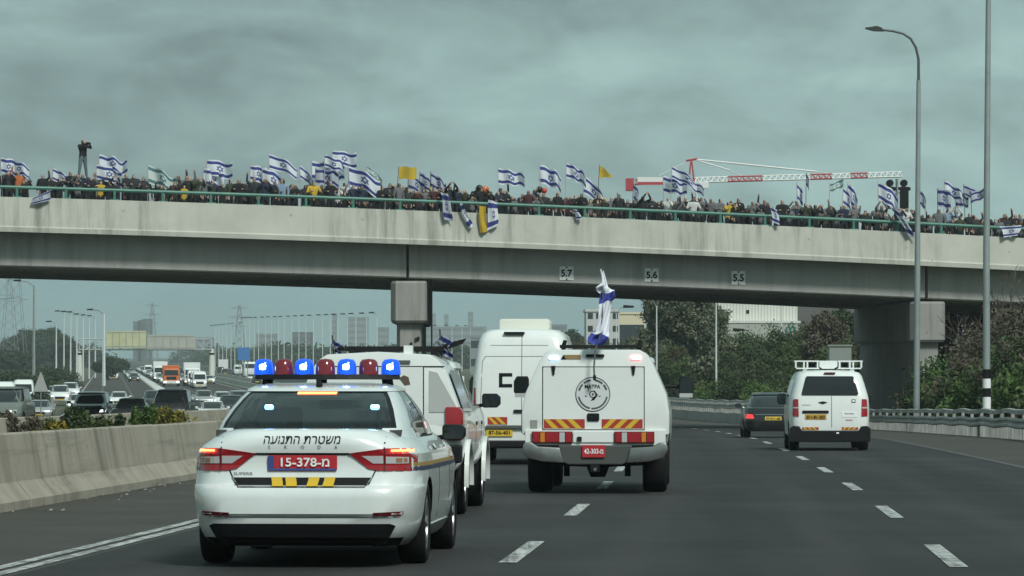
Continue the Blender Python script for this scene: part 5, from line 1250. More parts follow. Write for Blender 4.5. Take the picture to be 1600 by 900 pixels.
def tree(name, label, x, y, z0, h, rw, m, seed, leaf=.35, per=420, group=None, cat='tree', trunk=.18, crown0=.3):
    r = tag(empty(name, (x, y, z0)), label, cat, group); g = random.Random(seed)
    b = MB(); b.tube([(0, 0, -.2), (g.uniform(-.1, .1) * h * .2, 0, h * .3), (0, 0, h * .62)], [trunk, trunk * .75, trunk * .35], 8)
    blobs = []
    for k in range(7):
        a = k * 2.4 + g.random(); rr = rw * g.uniform(.25, .62); zc = h * g.uniform(crown0 + .12, .80)
        p = (math.cos(a) * rr, math.sin(a) * rr, zc); b.tube([(0, 0, h * .28), (p[0] * .5, p[1] * .5, zc * .8), p], [trunk * .4, trunk * .25, .03], 6)
        q = rw * g.uniform(.36, .58); blobs.append((*p, q, q, min(q * .9, h * (1 - crown0) * .34)))
    blobs.append((0, 0, h * .8, rw * .5, rw * .5, h * .19))
    b.build('trunk', M_BARK, r, smooth=True); leaf_cloud('crown', blobs, m, leaf, per, seed, parent=r)
    return r
# scrub on the outer bank (one mass)
g = random.Random(3); blobs = []; blobs2 = []
for k in range(150):
    y = g.uniform(100, 400); o = 8.9 + g.random() ** 1.3 * 8; rr = g.uniform(.7, 1.5) * (1.0 if y < 190 else 1.35)
    if 171 < y < 202 and 8.5 < o < 13.5: continue
    if o - rr < 8.3: o = 8.3 + rr
    (blobs if g.random() < .62 else blobs2).append((RX(y) + o, y, gz(o, y) + rr * .55, rr, rr, rr * g.uniform(.8, 1.15)))
for k in range(46):                                     # taller growth past the bridge
    y = g.uniform(225, 420); o = g.uniform(10, 24); rr = g.uniform(1.2, 2.2)
    blobs.append((RX(y) + o, y, gz(o, y) + rr * .6, rr, rr, rr * g.uniform(.9, 1.25)))
tag(leaf_cloud('bank_scrub', blobs, F_DARK, .11, 2000, 1), 'dense dark green scrub covering the bank behind the guardrail', kind='stuff')
for k in range(26):                                     # bright leafy mound in front of the outer pier
    y = g.uniform(140, 168); o = g.uniform(9.2, 15.5); rr = g.uniform(.8, 1.5)
    blobs2.append((RX(y) + o, y, gz(o, y) + .6 + rr * .55, rr, rr, rr))
tag(leaf_cloud('bank_bushes', blobs2, F_GREEN, .105, 2000, 2), 'brighter green bushes on the bank beside the outer pier', kind='stuff')
# trees past the bridge and on the bank
tree('olive_tree', 'big rounded grey-green tree past the bridge, right of the mast flag', (1084 - 800) / F * 300, 300, RZ(300) + 1.0, 10.2, 3.5, F_OLIVE, 21, .15, 2000)
tree('olive_tree', 'lower grey-green tree just right of the big rounded one', (1030 - 800) / F * 330, 330, RZ(300) + .5, 6.6, 3.0, F_OLIVE, 22, .15, 1800)
tree('olive_tree', 'shaggy grey-green tree left of the white warehouse', (1112 - 800) / F * 285, 285, RZ(285) + 1.2, 5.4, 1.7, F_OLIVE, 23, .14, 1800)
tree('bank_tree', 'brownish leafy tree right of the white warehouse under the deck', (1285 - 800) / F * 250, 250, RZ(250) + 1.8, 5.4, 1.9, F_BROWN, 24, .11, 2200)
tree('bank_tree', 'dark tree against the outer pier under the deck', (1312 - 800) / F * 260, 260, RZ(260) + 1.8, 5.8, 1.8, F_DARK, 25, .12, 2000)
tree('bank_tree', 'dark shaded tree right of the outer pier behind the bank', (1500 - 800) / F * 205, 205, RZ(205) + 2.2, 6.4, 3.2, F_DARK, 26, .12, 1900)
tree('bank_tree', 'dark green tree at the frame edge below the deck', (1590 - 800) / F * 200, 200, RZ(200) + 2.2, 6.2, 3.2, F_DARK, 28, .12, 1900)
def bare_tree(x, y, z0, h, seed, label):
    r = tag(empty('bare_tree', (x, y, z0)), label, 'tree', 'leafless trees on the bank'); g = random.Random(seed); b = MB()
    def grow(p, d, L, rad, lv):
        q = p + d * L; b.tube([p, (p + q) / 2 + Vector((g.uniform(-1, 1), g.uniform(-1, 1), 0)) * L * .06, q], [rad, rad * .85, rad * .65], 5 if lv < 2 else 4, mi=0)
        if lv >= 4: return
        for k in range(3 if lv < 3 else 4):
            nd = (d + Vector((g.uniform(-1, 1), g.uniform(-1, 1), g.uniform(-.25, .55))) * .62).normalized(); grow(q if k else p + d * L * .7, nd, L * g.uniform(.58, .78), rad * .6, lv + 1)
    grow(Vector((0, 0, 0)), Vector((g.uniform(-.1, .1), 0, 1)).normalized(), h * .34, .07, 0)
    b.build('trunk', mat('bare_bark', (.11, .085, .072), .9, var=.3, vscale=4), r)
    return r
for i, (px, Y, h, nt) in enumerate(((1520, 165, 5.4, 'left of the banded lamp post'), (1556, 158, 6.0, 'right behind the banded lamp post'), (1585, 150, 5.6, 'at the right edge of the picture'), (1605, 166, 6.2, 'cut by the frame edge, farther back'), (1538, 176, 5.6, 'behind the banded lamp post, under the deck'))):
    bare_tree((px - 800) / F * Y, Y, gz(9.5 + i, Y) + .2, h, 50 + i, f'leafless brown tree {nt}')
br = [((px - 800) / F * Y, Y, RZ(Y) + z, 1.3, 1.3, 1.5) for px, Y, z in ((1512, 150, 1.6), (1548, 146, 1.4), (1580, 142, 1.5), (1604, 140, 2.2), (1560, 152, 3.0), (1590, 150, 3.4), (1530, 155, 2.6))]
tag(leaf_cloud('dry_scrub', br, F_BROWN, .085, 1500, 8), 'dry brown brushwood under the leafless trees', kind='stuff')
# palms before the warehouse
def palm(px, Y, h, seed, nt):
    x = (px - 800) / F * Y; z0 = RZ(Y) + .6; r = tag(empty('palm_tree', (x, Y, z0)), f'pale-fronded palm {nt}', 'tree', 'palms in front of the warehouse'); g = random.Random(seed)
    MB().tube([(0, 0, 0), (.1, 0, h * .5), (0, 0, h)], [.22, .17, .15], 8).build('trunk', M_BARK, r); fm = MB()
    for k in range(15):
        a = k * 2.39996; up = g.uniform(.1, 1.0); L = g.uniform(1.8, 2.5); pts = []
        for i in range(7):
            s = i / 6; pts.append(Vector((math.cos(a) * L * s * (1 - .15 * s), math.sin(a) * L * s * (1 - .15 * s), h + L * (up * s - (.55 + .45 * up) * s * s))))
        side = Vector((-math.sin(a), math.cos(a), 0))
        for i in range(6):
            w0 = .34 * math.sin(math.pi * (i / 6) ** .7 + .25); w1 = .34 * math.sin(min(math.pi, math.pi * ((i + 1) / 6) ** .7 + .25)) 
            for s_ in (-1, 1): fm.add([pts[i], pts[i + 1], pts[i + 1] + side * s_ * w1 - Vector((0, 0, .12)), pts[i] + side * s_ * w0 - Vector((0, 0, .12))], [(0, 1, 2, 3)])
    fm.build('fronds', mat('palm_frond', (.16, .19, .115), .6), r, fix=False)
for i, (px, Y, h, nt) in enumerate(((1150, 330, 3.6, 'nearest the grey-green tree'), (1170, 335, 4.3, 'tallest of the row'), (1190, 328, 3.0, 'low, before the blank wall'), (1210, 332, 2.6, 'lowest, beside the graffiti'))): palm(px, Y, h, 70 + i, nt)
# shrubs and weeds on the median
def shrub(px, Y, h, w, m, seed, label, leaf=.07):
    x = (px - 800) / F * Y; r = tag(empty('shrub', (x, Y, RZ(Y) + .1)), label, 'shrub', 'shrubs on the median'); g = random.Random(seed); b = MB(); bl = []
    for k in range(6):
        a = g.uniform(0, 6.28); rr = g.uniform(.3, 1.3) * w; p = (math.cos(a) * rr, math.sin(a) * rr * .6, h * g.uniform(.3, .72)); b.tube([(0, 0, 0), p], [.02, .008], 5); q = w * g.uniform(.3, .5); bl.append((*p, q, q, h * .26))
    b.build('stem', M_BARK, r); leaf_cloud('foliage', bl, m, leaf * .6, 3200, seed, parent=r, stray=.5)
shrub(102, 76, 1.02, .52, F_DARK, 31, 'dark green bushy shrub on the median below the black oncoming SUV'); shrub(88, 73, .8, .34, F_YEL, 35, 'small yellow-green shrub hugging the dark median shrub'); shrub(250, 84, .92, .40, F_YEL, 32, 'yellow flowering shrub on the median, left of the pair')
shrub(282, 86, .95, .5, F_YEL, 33, 'yellow flowering shrub on the median, right of the pair'); shrub(228, 82, 1.0, .24, F_GREEN, 34, 'thin green shrub between the flowering ones and the barrier seam'); shrub(30, 72, .9, .45, F_BROWN, 36, 'dry brown shrub on the median at the left edge')
shrub(160, 80, .85, .3, F_DARK, 37, 'low dark shrub on the median between the two larger groups')
g = np.random.default_rng(9); bl = []
for k in range(260):
    y = 60 + 110 * g.random(); o = -14.3 + 3.2 * g.random(); bl.append((RX(y) + o, y, RZ(y) + .28, .3 + .2 * g.random(), .3, .22 + .22 * g.random()))
tag(leaf_cloud('median_weeds', bl, F_YEL, .07, 260, 12, stray=.4), 'dry yellow-green weeds along the median between the barriers', kind='stuff')
# litter and leaves swept against the barrier foot
g = np.random.default_rng(4); b = MB(); b2 = MB()
for k in range(170):
    y = 34 + 45 * g.random(); o = -10.12 + abs(g.normal()) * .35; s = .012 + .02 * g.random(); a = g.random() * 3; x = RX(y) + o; z = RZ(y) + .012
    (b2 if g.random() < .25 else b).add([(x - s * math.cos(a), y - s * math.sin(a) * 2, z), (x + s * math.sin(a), y - s * math.cos(a), z + .01), (x + s * math.cos(a), y + s * math.sin(a) * 2, z + .02), (x - s * math.sin(a), y + s * math.cos(a), z + .005)], [(0, 1, 2, 3)], 0)
b.v += b2.v and []; n0 = len(b.f)
b.add(b2.v, b2.f, 1)
tag(b.build('roadside_litter', [mat('dead_leaf', (.07, .05, .03), .9), mat('paper_scrap', (.26, .25, .23), .8)], fix=False), 'dead leaves and pale scraps swept against the near barrier foot', kind='stuff')

# ================================================================== lamp posts
def banded_post():
    Y = 122.0; x = (1541.5 - 800) / F * Y; z0 = gz(8.2, Y); r = tag(empty('lamp_post', (x, Y, z0)), 'tall straight lamp post with black and white bands at its foot', 'lamp post')
    zb = RZ(Y)
    MB().tube([(0, 0, -.3), (0, 0, 6), (.09, 0, 15)], [.125, .105, .08], 14).build('pole', M_POLE, r, smooth=True)
    for z1, z2, m_, nm in ((.55, .95, M_INK, 'black_band'), (.95, 1.32, M_PWHITE, 'white_band'), (1.32, 1.60, M_INK, 'black_band'), (1.60, 1.90, M_PWHITE, 'white_band'), (1.90, 2.2, M_INK, 'black_band')): MB().lathe([(z1, .132), (z2, .13)], 'z', 14).build(nm, m_, r, smooth=True)
    MB().tube([(.09, 0, 14.8), (.05, 0, 15.8), (-.5, 0, 16.4), (-2, 0, 16.6)], .05, 8).build('arm', M_POLE, r)
banded_post()
def curved_post():
    Y = 150.0; s = Y / F; x = (1431.5 - 800) * s; z0 = gz(8.6, Y); r = tag(empty('lamp_post', (x, Y, z0)), 'tall lamp post with curved arm reaching left over the road', 'lamp post')
    def P(px, py): return ((px - 1431.5) * s, 0, HC + (HOR - py) * s - z0)
    MB().tube([(0, 0, -.3), P(1433, 500), P(1434.5, 300), P(1436, 125)], [.13, .12, .10, .085], 12).build('pole', M_POLE, r, smooth=True)
    MB().tube([P(1436, 126), P(1436, 92), P(1432, 74), P(1424, 60), P(1412, 52), P(1396, 48), P(1378, 46)], [.06, .055, .05, .05, .045, .045, .04], 10).build('arm', mat('arm_dark', (.07, .08, .08), .5), r, smooth=True)
    h = MB().prism([P(1382, 48.5)[::2], P(1378, 43)[::2], P(1370, 40)[::2], P(1360, 42)[::2], P(1353, 42.5)[::2], P(1353, 44.5)[::2], P(1366, 48)[::2]], -.14, .14).build('lamp_head', mat('head_dark', (.03, .033, .033), .5), r)
curved_post()
M_FPOLE = mat('far_pole', (.58, .62, .60), .5)
def far_lamp(px, ytop, Y, rad, label, group, arm=1.6, both=False, dark=False, zb=None):
    x = (px - 800) / F * Y; z0 = (RZ(Y) if zb is None else zb) - .1; h = HC + (HOR - ytop) / F * Y - z0
    r = tag(empty('street_lamp', (x, Y, z0)), label, 'street lamp', group)
    MB().tube([(0, 0, 0), (0, 0, h)], [rad * 1.3, rad * .7], 6).build('pole', M_FPOLE if not dark else M_POLE, r)
    for s in ((-1, 1) if both else (-1,)):
        MB().tube([(0, 0, h - .1), (s * arm * .5, 0, h + .45), (s * arm, 0, h + .55)], rad * .4, 5).build('arm', M_POLE, r)
        MB().prism([(s * arm, h + .48), (s * (arm + .9), h + .5), (s * (arm + .9), h + .68), (s * arm, h + .74)], -.18, .18).build('lamp_head', M_BLACK, r)
PX1 = [384, 390, 397, 404, 415, 424, 435, 444, 456, 467, 478, 489.5, 504, 516, 528, 543, 556, 573, 589]
for i, px in enumerate(PX1):
    k = (px - 384) / 205; far_lamp(px, 500 - 6 * k, 1050 - 400 * k, .10, f'slim hazy street lamp left of the median pier, {ORD[i]} from the left', 'hazy lamps left of the median pier', arm=.5)
for i, px in enumerate((336, 342, 348, 354, 361, 367, 379)): far_lamp(px, 512 - i * .8, 1100 + 30 * i, .11, f'faint street lamp right of the sign gantry, {ORD[i]} from the gantry', 'faint lamps right of the gantry', arm=.5)
for i, (px, yt, Y) in enumerate(((88, 508, 620), (100, 491, 700), (110.5, 492, 660), (120, 493, 640), (130, 496, 680), (139.5, 497, 720), (149, 498, 760))): far_lamp(px, yt, Y, .13, f'street lamp on the verge left of the gantry signs, {ORD[i]} from the left', 'lamps left of the gantry signs', arm=.8)
far_lamp(162.5, 490, 560, .22, 'thick pale street lamp standing close left of the yellow sign panel', 'lamps left of the gantry signs')
far_lamp(53, 446, 470, .17, 'tall pale lamp post at far left under the deck', 'lamps left of the gantry signs', dark=True)
for i, (px, Y) in enumerate(((663, 900), (688, 960), (706, 1000), (722, 1050), (735, 1100))): far_lamp(px, 512, Y, .10, f'faint street lamp between median pier and tall van, {ORD[i]} from the pier', 'faint lamps right of the median pier', arm=1)
far_lamp(1026, 478, 260, .06, 'slim pale lamp post in front of the big rounded tree, left', None, arm=.6); far_lamp(1119, 473, 270, .07, 'slim pale lamp post between tree and white warehouse', None, arm=.6); far_lamp(1221, 474, 360, .08, 'grey lamp post in front of the white warehouse wall', None, arm=.5)
far_lamp(963, 490, 330, .06, 'small lamp post left of the lower grey-green tree', None, arm=.6, both=True); far_lamp(1128, 527, 310, .06, 'low twin-armed white lamp before the palms', None, arm=.9, both=True)

# ================================================================== gantry, signs, pylons, crane
def gantry():
    Y = 700.0; s = Y / F; xl = (124 - 800) * s; xr = (331 - 800) * s; z0 = RZ(Y); r = tag(empty('sign_gantry', ((xl + xr) / 2, Y, z0)), 'white truss sign gantry spanning the oncoming lanes', 'gantry')
    w = (xr - xl) / 2; zt = HC + (HOR - 530) * s - z0; zb = HC + (HOR - 546) * s - z0; wh = mat('gantry_white', (.62, .62, .56), .5); st = mat('gantry_steel', (.42, .44, .42), .5)
    for sx_ in (-1, 1):
        MB().lathe([(-.3, .58), (zb - .6, .48), (zb - .55, .40), (zb + .1, .40)], 'z', 14, c=(sx_ * w, 0, 0)).build('column', wh, r, smooth=True)
        MB().lathe([(zb - 1.0, .5), (zb - .6, .5)], 'z', 14, c=(sx_ * w, 0, 0)).build('column_band', M_BLACK, r)
    b = MB()
    for yy in (-.6, .6):
        for z in (zb, zt): b.tube([(-w, yy, z), (w, yy, z)], .11, 6)
    n = 16
    for i in range(n + 1):
        x = -w + 2 * w * i / n
        for yy in (-.6, .6): b.tube([(x, yy, zb), (x, yy, zt)], .06, 5)
        if i < n:
            x2 = x + 2 * w / n
            b.tube([(x, -.6, zb if i % 2 else zt), (x2, -.6, zt if i % 2 else zb)], .06, 5)
    b.build('truss', st, r)
    for (p0, p1, q0, q1, c, nm) in ((167, 229, 517, 544, (.50, .50, .30), 'pale yellow-green sign panel'), (231, 305, 523, 546, (.40, .40, .34), 'pale grey sign panel')):
        xa, xb = (p0 - 800) * s - r.location.x, (p1 - 800) * s - r.location.x; za, zc = HC + (HOR - q1) * s - z0, HC + (HOR - q0) * s - z0
        o = MB().box(xa, xb, -.95, -.85, za, zc).build('sign_panel', mat('panel_' + str(p0), c, .6, var=.12, vscale=.6), r); o['label'] = nm
        for k in range(1, 6):
            x = xa + (xb - xa) * k / 6; MB().box(x - .05, x + .05, -1.02, -.953, za + .1, zc - .1).build('stiffener', M_SIGNB, o)
        for z in (za + .3, zc - .3): MB().box(xa + .1, xb - .1, -1.0, -.954, z - .06, z + .06).build('stiffener', M_SIGNB, o)
    MB().box(-w, w, -.5, .5, zb - .18, zb - .12).build('walkway', M_SIGNB, r)
gantry()
Y = 600; s = Y / F; r = tag(empty('road_sign', ((381 - 800) * s, Y, RZ(Y))), 'blue direction sign on posts beside the far near-side lanes', 'sign')
MB().box(-.95, .95, -.05, .05, HC + (HOR - 563) * s - RZ(Y), HC + (HOR - 543) * s - RZ(Y)).build('sign_panel', mat('sign_blue', (.05, .17, .42), .5), r)
for x in (-.6, .6): MB().tube([(x, .1, 0), (x, .1, 4.4)], .07, 6).build('post', M_STEEL, r)
Y = 230; s = Y / F; r = tag(empty('warning_sign', ((64 - 800) * s, Y, RZ(Y))), 'grey triangular sign seen from behind at the left', 'sign'); zt = HC + (HOR - 582) * s - RZ(Y); zb = HC + (HOR - 612) * s - RZ(Y)
MB().prism([(-.46, zb), (.46, zb), (.04, zt), (-.04, zt)], -.03, .0).build('sign_panel', mat('sign_grey', (.34, .35, .33), .6), r, bevel=.01); MB().tube([(0, .06, 0), (0, .06, zt - .2)], .035, 8).build('post', M_STEEL, r)
def pylon(px, Y, h, label, arms=3, w=3.2):
    x = (px - 800) / F * Y; z0 = RZ(min(Y, 5900)); r = tag(empty('pylon', (x, Y, z0)), label, 'pylon', 'lattice power pylons'); b = MB(); st = .055 * max(1, Y / 900)
    lv = np.linspace(0, h, 9); hw = lambda z: w * (1 - z / h) + .35
    for sx_ in (-1, 1):
        for sy in (-1, 1): b.tube([(sx_ * hw(z), sy * hw(z), z) for z in lv], st, 4)
    for a, c in zip(lv[:-1], lv[1:]):
        for yy in (-1, 1):
            b.tube([(-hw(a), yy * hw(a), a), (hw(c), yy * hw(c), c)], st * .6, 4); b.tube([(hw(a), yy * hw(a), a), (-hw(c), yy * hw(c), c)], st * .6, 4)
    b.build('lattice', M_STEEL, r)
    for k in range(arms):
        z = h * (.95 - .15 * k); L = w * (1.0 + .35 * (k == 1)) + .6; b = MB()
        for yy in (-.3, .3): b.tube([(-L, 0, z + .2), (0, yy, z + .6), (L, 0, z + .2)], st * .8, 4); b.tube([(-L, 0, z + .2), (0, yy, z - .3), (L, 0, z + .2)], st * .8, 4)
        b.build('cross_arm', M_STEEL, r)
pylon(374, 1500, 24, 'small lattice pylon right of the gantry above the lamp row', 3, 2.6); pylon(6, 900, 36, 'lattice pylon at the left edge under the deck', 4); pylon(21, 980, 37, 'second lattice pylon from the left edge, under the deck', 4); pylon(238, 2300, 36, 'tiny hazy pylon above the gantry signs', 3)
def crane():
    Y = 420.0; s = Y / F; red = mat('crane_red', (.40, .035, .045), .5); wh = mat('crane_white', (.72, .72, .70), .5)
    x0 = (1080 - 800) * s; z0 = RZ(Y); r = tag(empty('tower_crane', (x0, Y, z0)), 'red and white tower crane rising behind the crowd', 'crane')
    def P(px, py, yy=0): return ((px - 1080) * s, yy, HC + (HOR - py) * s - z0)
    def truss(name, pa, pb, h, n, m, depth=.5):
        b = MB(); pa = Vector(pa); pb = Vector(pb)
        for yy in (-depth, depth): b.tube([pa + Vector((0, yy, 0)), pb + Vector((0, yy, 0))], .07, 5)
        b.tube([pa + Vector((0, 0, h)), pb + Vector((0, 0, h))], .08, 5)
        for i in range(n):
            a = pa.lerp(pb, i / n); c = pa.lerp(pb, (i + 1) / n); mid = (a + c) / 2 + Vector((0, 0, h))
            for yy in (-depth, depth): b.tube([a + Vector((0, yy, 0)), mid], .055, 4); b.tube([mid, c + Vector((0, yy, 0))], .055, 4)
        b.build(name, m, r)
    segs = [(1085, 1137, wh, 6), (1137, 1192, red, 6), (1192, 1247, wh, 6), (1247, 1266, wh, 2), (1266, 1300, red, 4), (1300, 1329, wh, 3), (1329, 1356, red, 3), (1356, 1410, wh, 6)]
    ya = lambda px: 285 - (px - 1085) * (9 / 325)
    for p0, p1, m, n in segs: truss('jib_section', P(p0, ya(p0)), P(p1, ya(p1)), .52, n, m)
    truss('counter_jib', P(1076, 285), P(992, 288), .5, 8, red)
    MB().box(P(978, 0)[0], P(990, 0)[0], -.9, .9, P(0, 298)[2], P(0, 279)[2]).build('counterweight', red, r)
    o = MB().box(P(996, 0)[0], P(1036, 0)[0], -.62, -.56, P(0, 287)[2], P(0, 277)[2]).build('banner', wh, r)
    MB().box(P(996, 0)[0], P(1036, 0)[0], -.63, -.55, P(0, 289)[2], P(0, 284.5)[2]).build('banner_stripe', red, o)
    b = MB()
    for yy in (-.5, .5): b.tube([P(1076, 287, yy), P(1080, 249)], .09, 5); b.tube([P(1085, 287, yy), P(1081, 249)], .09, 5)
    b.tube([P(1072, 251), P(1090, 248)], .12, 5); b.build('apex_frame', red, r)
    MB().tube([P(1088, 249), P(1276, 268)], .10, 5).tube([P(1088, 250), P(1141, 266)], .08, 5).tube([P(1078, 250), P(1030, 274)], .05, 5).tube([P(1141, 266), P(1172, 281)], .04, 4).tube([P(1276, 268), P(1330, 277)], .04, 4).build('tie_bars', wh, r)
    b = MB()
    for xx in (-.6, .6):
        for yy in (-.6, .6): b.tube([(xx, yy, 0), (xx, yy, P(0, 286)[2])], .09, 5)
    for k in range(16):
        z = k * 1.35; b.tube([(-.6, -.6, z), (.6, -.6, z + 1.35)], .05, 4); b.tube([(.6, .6, z), (-.6, .6, z + 1.35)], .05, 4)
    b.build('mast', wh, r)
    MB().box(.7, 1.9, -.6, .6, P(0, 294)[2], P(0, 284)[2]).build('cab', wh, r)
crane()

# ================================================================== buildings
def block(px0, px1, ytop, Y, depth, m, label, bands=0, name='building', mwin=None, zb=None, cols=0, group=None, roof=None):
    s = Y / F; x0, x1 = (px0 - 800) * s, (px1 - 800) * s; z0 = (RZ(min(Y, 5900)) if zb is None else zb); h = HC + (HOR - ytop) * s - z0
    r = tag(empty(name, ((x0 + x1) / 2, Y, z0)), label, 'building', group); w = (x1 - x0) / 2
    MB().box(-w, w, 0, depth, -.5, h).build('wall', m, r)
    MB().box(-w - .15, w + .15, -.15, depth + .15, h, h + .35).build('roof', roof or m, r)
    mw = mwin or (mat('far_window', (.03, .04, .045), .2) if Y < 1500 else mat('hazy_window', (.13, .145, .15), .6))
    for k in range(bands):
        z = h * (k + .45) / bands
        if cols:
            for c in range(cols): x = -w + 2 * w * (c + .5) / cols; MB().box(x - w * .6 / cols, x + w * .6 / cols, -.06, .04, z, z + h * .45 / bands).build('window', mw, r)
        else: MB().box(-w * .92, w * .92, -.06, .04, z, z + h * .4 / bands).build('window_band', mw, r)
    return r
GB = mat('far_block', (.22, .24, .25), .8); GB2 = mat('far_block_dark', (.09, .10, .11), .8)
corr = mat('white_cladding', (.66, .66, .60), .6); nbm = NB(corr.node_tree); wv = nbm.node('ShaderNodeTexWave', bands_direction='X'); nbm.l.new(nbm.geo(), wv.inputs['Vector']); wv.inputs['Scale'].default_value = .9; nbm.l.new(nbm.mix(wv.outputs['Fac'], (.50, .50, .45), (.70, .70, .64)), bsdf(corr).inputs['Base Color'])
wh_ = block(1122, 1246, 466, 430, 30, corr, 'white corrugated warehouse behind palms under the deck, graffiti on its wall', 0, name='warehouse')
s = 430 / F; zb = HC + (HOR - 505) * s - wh_.location.z
MB().box(-4.6, 4.6, -1.2, -.05, -.5, zb).build('lower_wall', mat('warehouse_lower', (.36, .37, .33), .8, var=.15, vscale=.5), wh_)
MB().box(-4.7, 4.7, -1.3, -.04, zb, zb + .25).build('ledge', mat('ledge_white', (.6, .6, .55), .7), wh_)
MB().box((1166 - 1184) * s, (1170.5 - 1184) * s, -.05, .05, HC + (HOR - 490) * s - wh_.location.z, HC + (HOR - 484.5) * s - wh_.location.z).build('window', M_INK, wh_)
gt_ = MB(); gx = lambda px, py: ((px - 1184) * s, -1.25, HC + (HOR - py) * s - wh_.location.z)
for pts in ([(1228, 524), (1228, 512), (1232, 510), (1234, 515), (1234, 524)], [(1234, 515), (1237, 509), (1240, 512), (1240, 522)], [(1231, 508), (1236, 503), (1240, 507)]): gt_.tube([gx(*p) for p in pts], .09, 5)
gt_.build('graffiti', mat('graffiti_green', (.02, .16, .10), .6), wh_)
block(1246, 1345, 470, 460, 20, mat('brown_block', (.10, .095, .09), .8), 'dark brown building right of the white warehouse under the deck', 0)
block(916, 968, 487, 520, 14, mat('flat_white', (.5, .5, .48), .7), 'pale apartment block with dark window strips behind the mast flag', 6, cols=4)
block(948, 1009, 491, 600, 14, mat('cream_block', (.62, .55, .38), .7), 'low cream building left of the big rounded tree', 1)
block(735, 760, 528, 900, 15, GB, 'low grey block just left of the tall van', 2)
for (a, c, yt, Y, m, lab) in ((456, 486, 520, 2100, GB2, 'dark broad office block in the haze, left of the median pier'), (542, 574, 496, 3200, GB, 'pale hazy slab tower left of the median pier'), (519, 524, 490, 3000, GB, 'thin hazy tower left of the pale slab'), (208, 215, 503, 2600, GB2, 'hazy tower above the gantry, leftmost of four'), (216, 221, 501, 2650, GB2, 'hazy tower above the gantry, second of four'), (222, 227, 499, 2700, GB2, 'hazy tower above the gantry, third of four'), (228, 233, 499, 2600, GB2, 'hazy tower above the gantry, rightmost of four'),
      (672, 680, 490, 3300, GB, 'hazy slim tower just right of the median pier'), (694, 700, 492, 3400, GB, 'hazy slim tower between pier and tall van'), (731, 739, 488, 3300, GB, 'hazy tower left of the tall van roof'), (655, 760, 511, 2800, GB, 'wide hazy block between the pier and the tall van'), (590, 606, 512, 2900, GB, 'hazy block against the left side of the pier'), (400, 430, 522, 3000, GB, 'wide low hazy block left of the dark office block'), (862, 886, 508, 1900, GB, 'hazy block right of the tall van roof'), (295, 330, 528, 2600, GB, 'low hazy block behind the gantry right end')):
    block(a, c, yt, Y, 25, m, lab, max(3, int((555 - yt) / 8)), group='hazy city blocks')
# ================================================================== far trees
for i, (px, Y, h, w, nt) in enumerate(((35, 1000, 8.5, 7, 'leftmost of the dark clump'), (62, 1050, 11.5, 8, 'tallest of the dark clump'), (85, 1020, 9.5, 7, 'right of the tallest in the dark clump'), (108, 1080, 7.5, 6, 'right end of the dark clump'), (168, 690, 4.0, 2.6, 'behind the thick pale lamp'), (180, 760, 4.0, 2.6, 'left of the oncoming lanes'), (10, 800, 5.5, 5, 'at the left frame edge'), (888, 700, 9, 4, 'right of the tall van roof'), (872, 760, 7.5, 4, 'between tall van and apartment block'))):
    tree('far_tree', f'hazy dark tree {nt}', (px - 800) / F * Y, Y, RZ(Y), h, w, F_FAR, 90 + i, .3, 380, 'hazy far trees', trunk=.3)
g = random.Random(8); bl = []
for k in range(150):
    Y = g.uniform(330, 640); px = g.uniform(-30, 172) * (1 if g.random() < .8 else .7); x = (px - 800) / F * Y
    if x > RX(Y) - 39.5: continue
    rr = g.uniform(.7, 1.7); bl.append((x, Y, RZ(Y) + rr * .4, rr * 1.5, rr, rr))
for k in range(40):
    Y = g.uniform(420, 900); x = RX(Y) - 40 - g.random() * 8; rr = g.uniform(.8, 1.8); bl.append((x, Y, RZ(Y) + rr * .5, rr, rr, rr))
tag(leaf_cloud('verge_scrub', bl, F_FAR, .2, 520, 31), 'green scrub on the verge left of the oncoming lanes', kind='stuff')
bl = []
for k in range(320):
    Y = g.uniform(1250, 2300); px = g.uniform(-20, 1010); x = (px - 800) / F * Y
    if RX(Y) - 42 < x < RX(Y) + 12: continue
    rr = g.uniform(3, 6.5); bl.append((x, Y, RZ(Y) + rr * .4, rr * 1.7, rr, rr * .9))
tag(leaf_cloud('far_wood', bl, F_FAR, .7, 34, 32), 'dark hazy belt of distant trees along the horizon', kind='stuff')

# ================================================================== traffic
PAINTS = {'white': M_WHITE, 'black': M_DARK, 'silver': car_paint('silver_paint', (.40, .41, .41), .2, metal=.4), 'dark grey': car_paint('grey_paint', (.035, .037, .042), .15), 'red': car_paint('red_paint', (.32, .03, .03), .2), 'green-grey': car_paint('green_grey_paint', (.13, .15, .125), .25), 'blue': car_paint('blue_paint', (.03, .06, .16), .2)}
PROTO = {}
def traffic(kind, colour, label, off=None, px=None, Y=300, rev=True, group=None, lit=True):
    key = (kind, colour, lit)
    if key not in PROTO: R = PROTO[key] = (box_truck if kind == 'truck' else bus if kind == 'bus' else van2 if kind == 'van' else (lambda c, l: simple_car(kind, c, l)))(PAINTS.get(colour), lit) if kind in ('truck', 'bus', 'van') else simple_car(kind, PAINTS[colour], lit)
    else: R = copy_tree(PROTO[key])
    tag(R, label, {'saloon': 'car', 'hatch': 'car', 'suv': 'car', 'mpv': 'car', 'pickup': 'pickup truck', 'truck': 'truck', 'bus': 'bus', 'van': 'van'}[kind], group)
    place(R, px, Y, rev=rev, off=off); return R
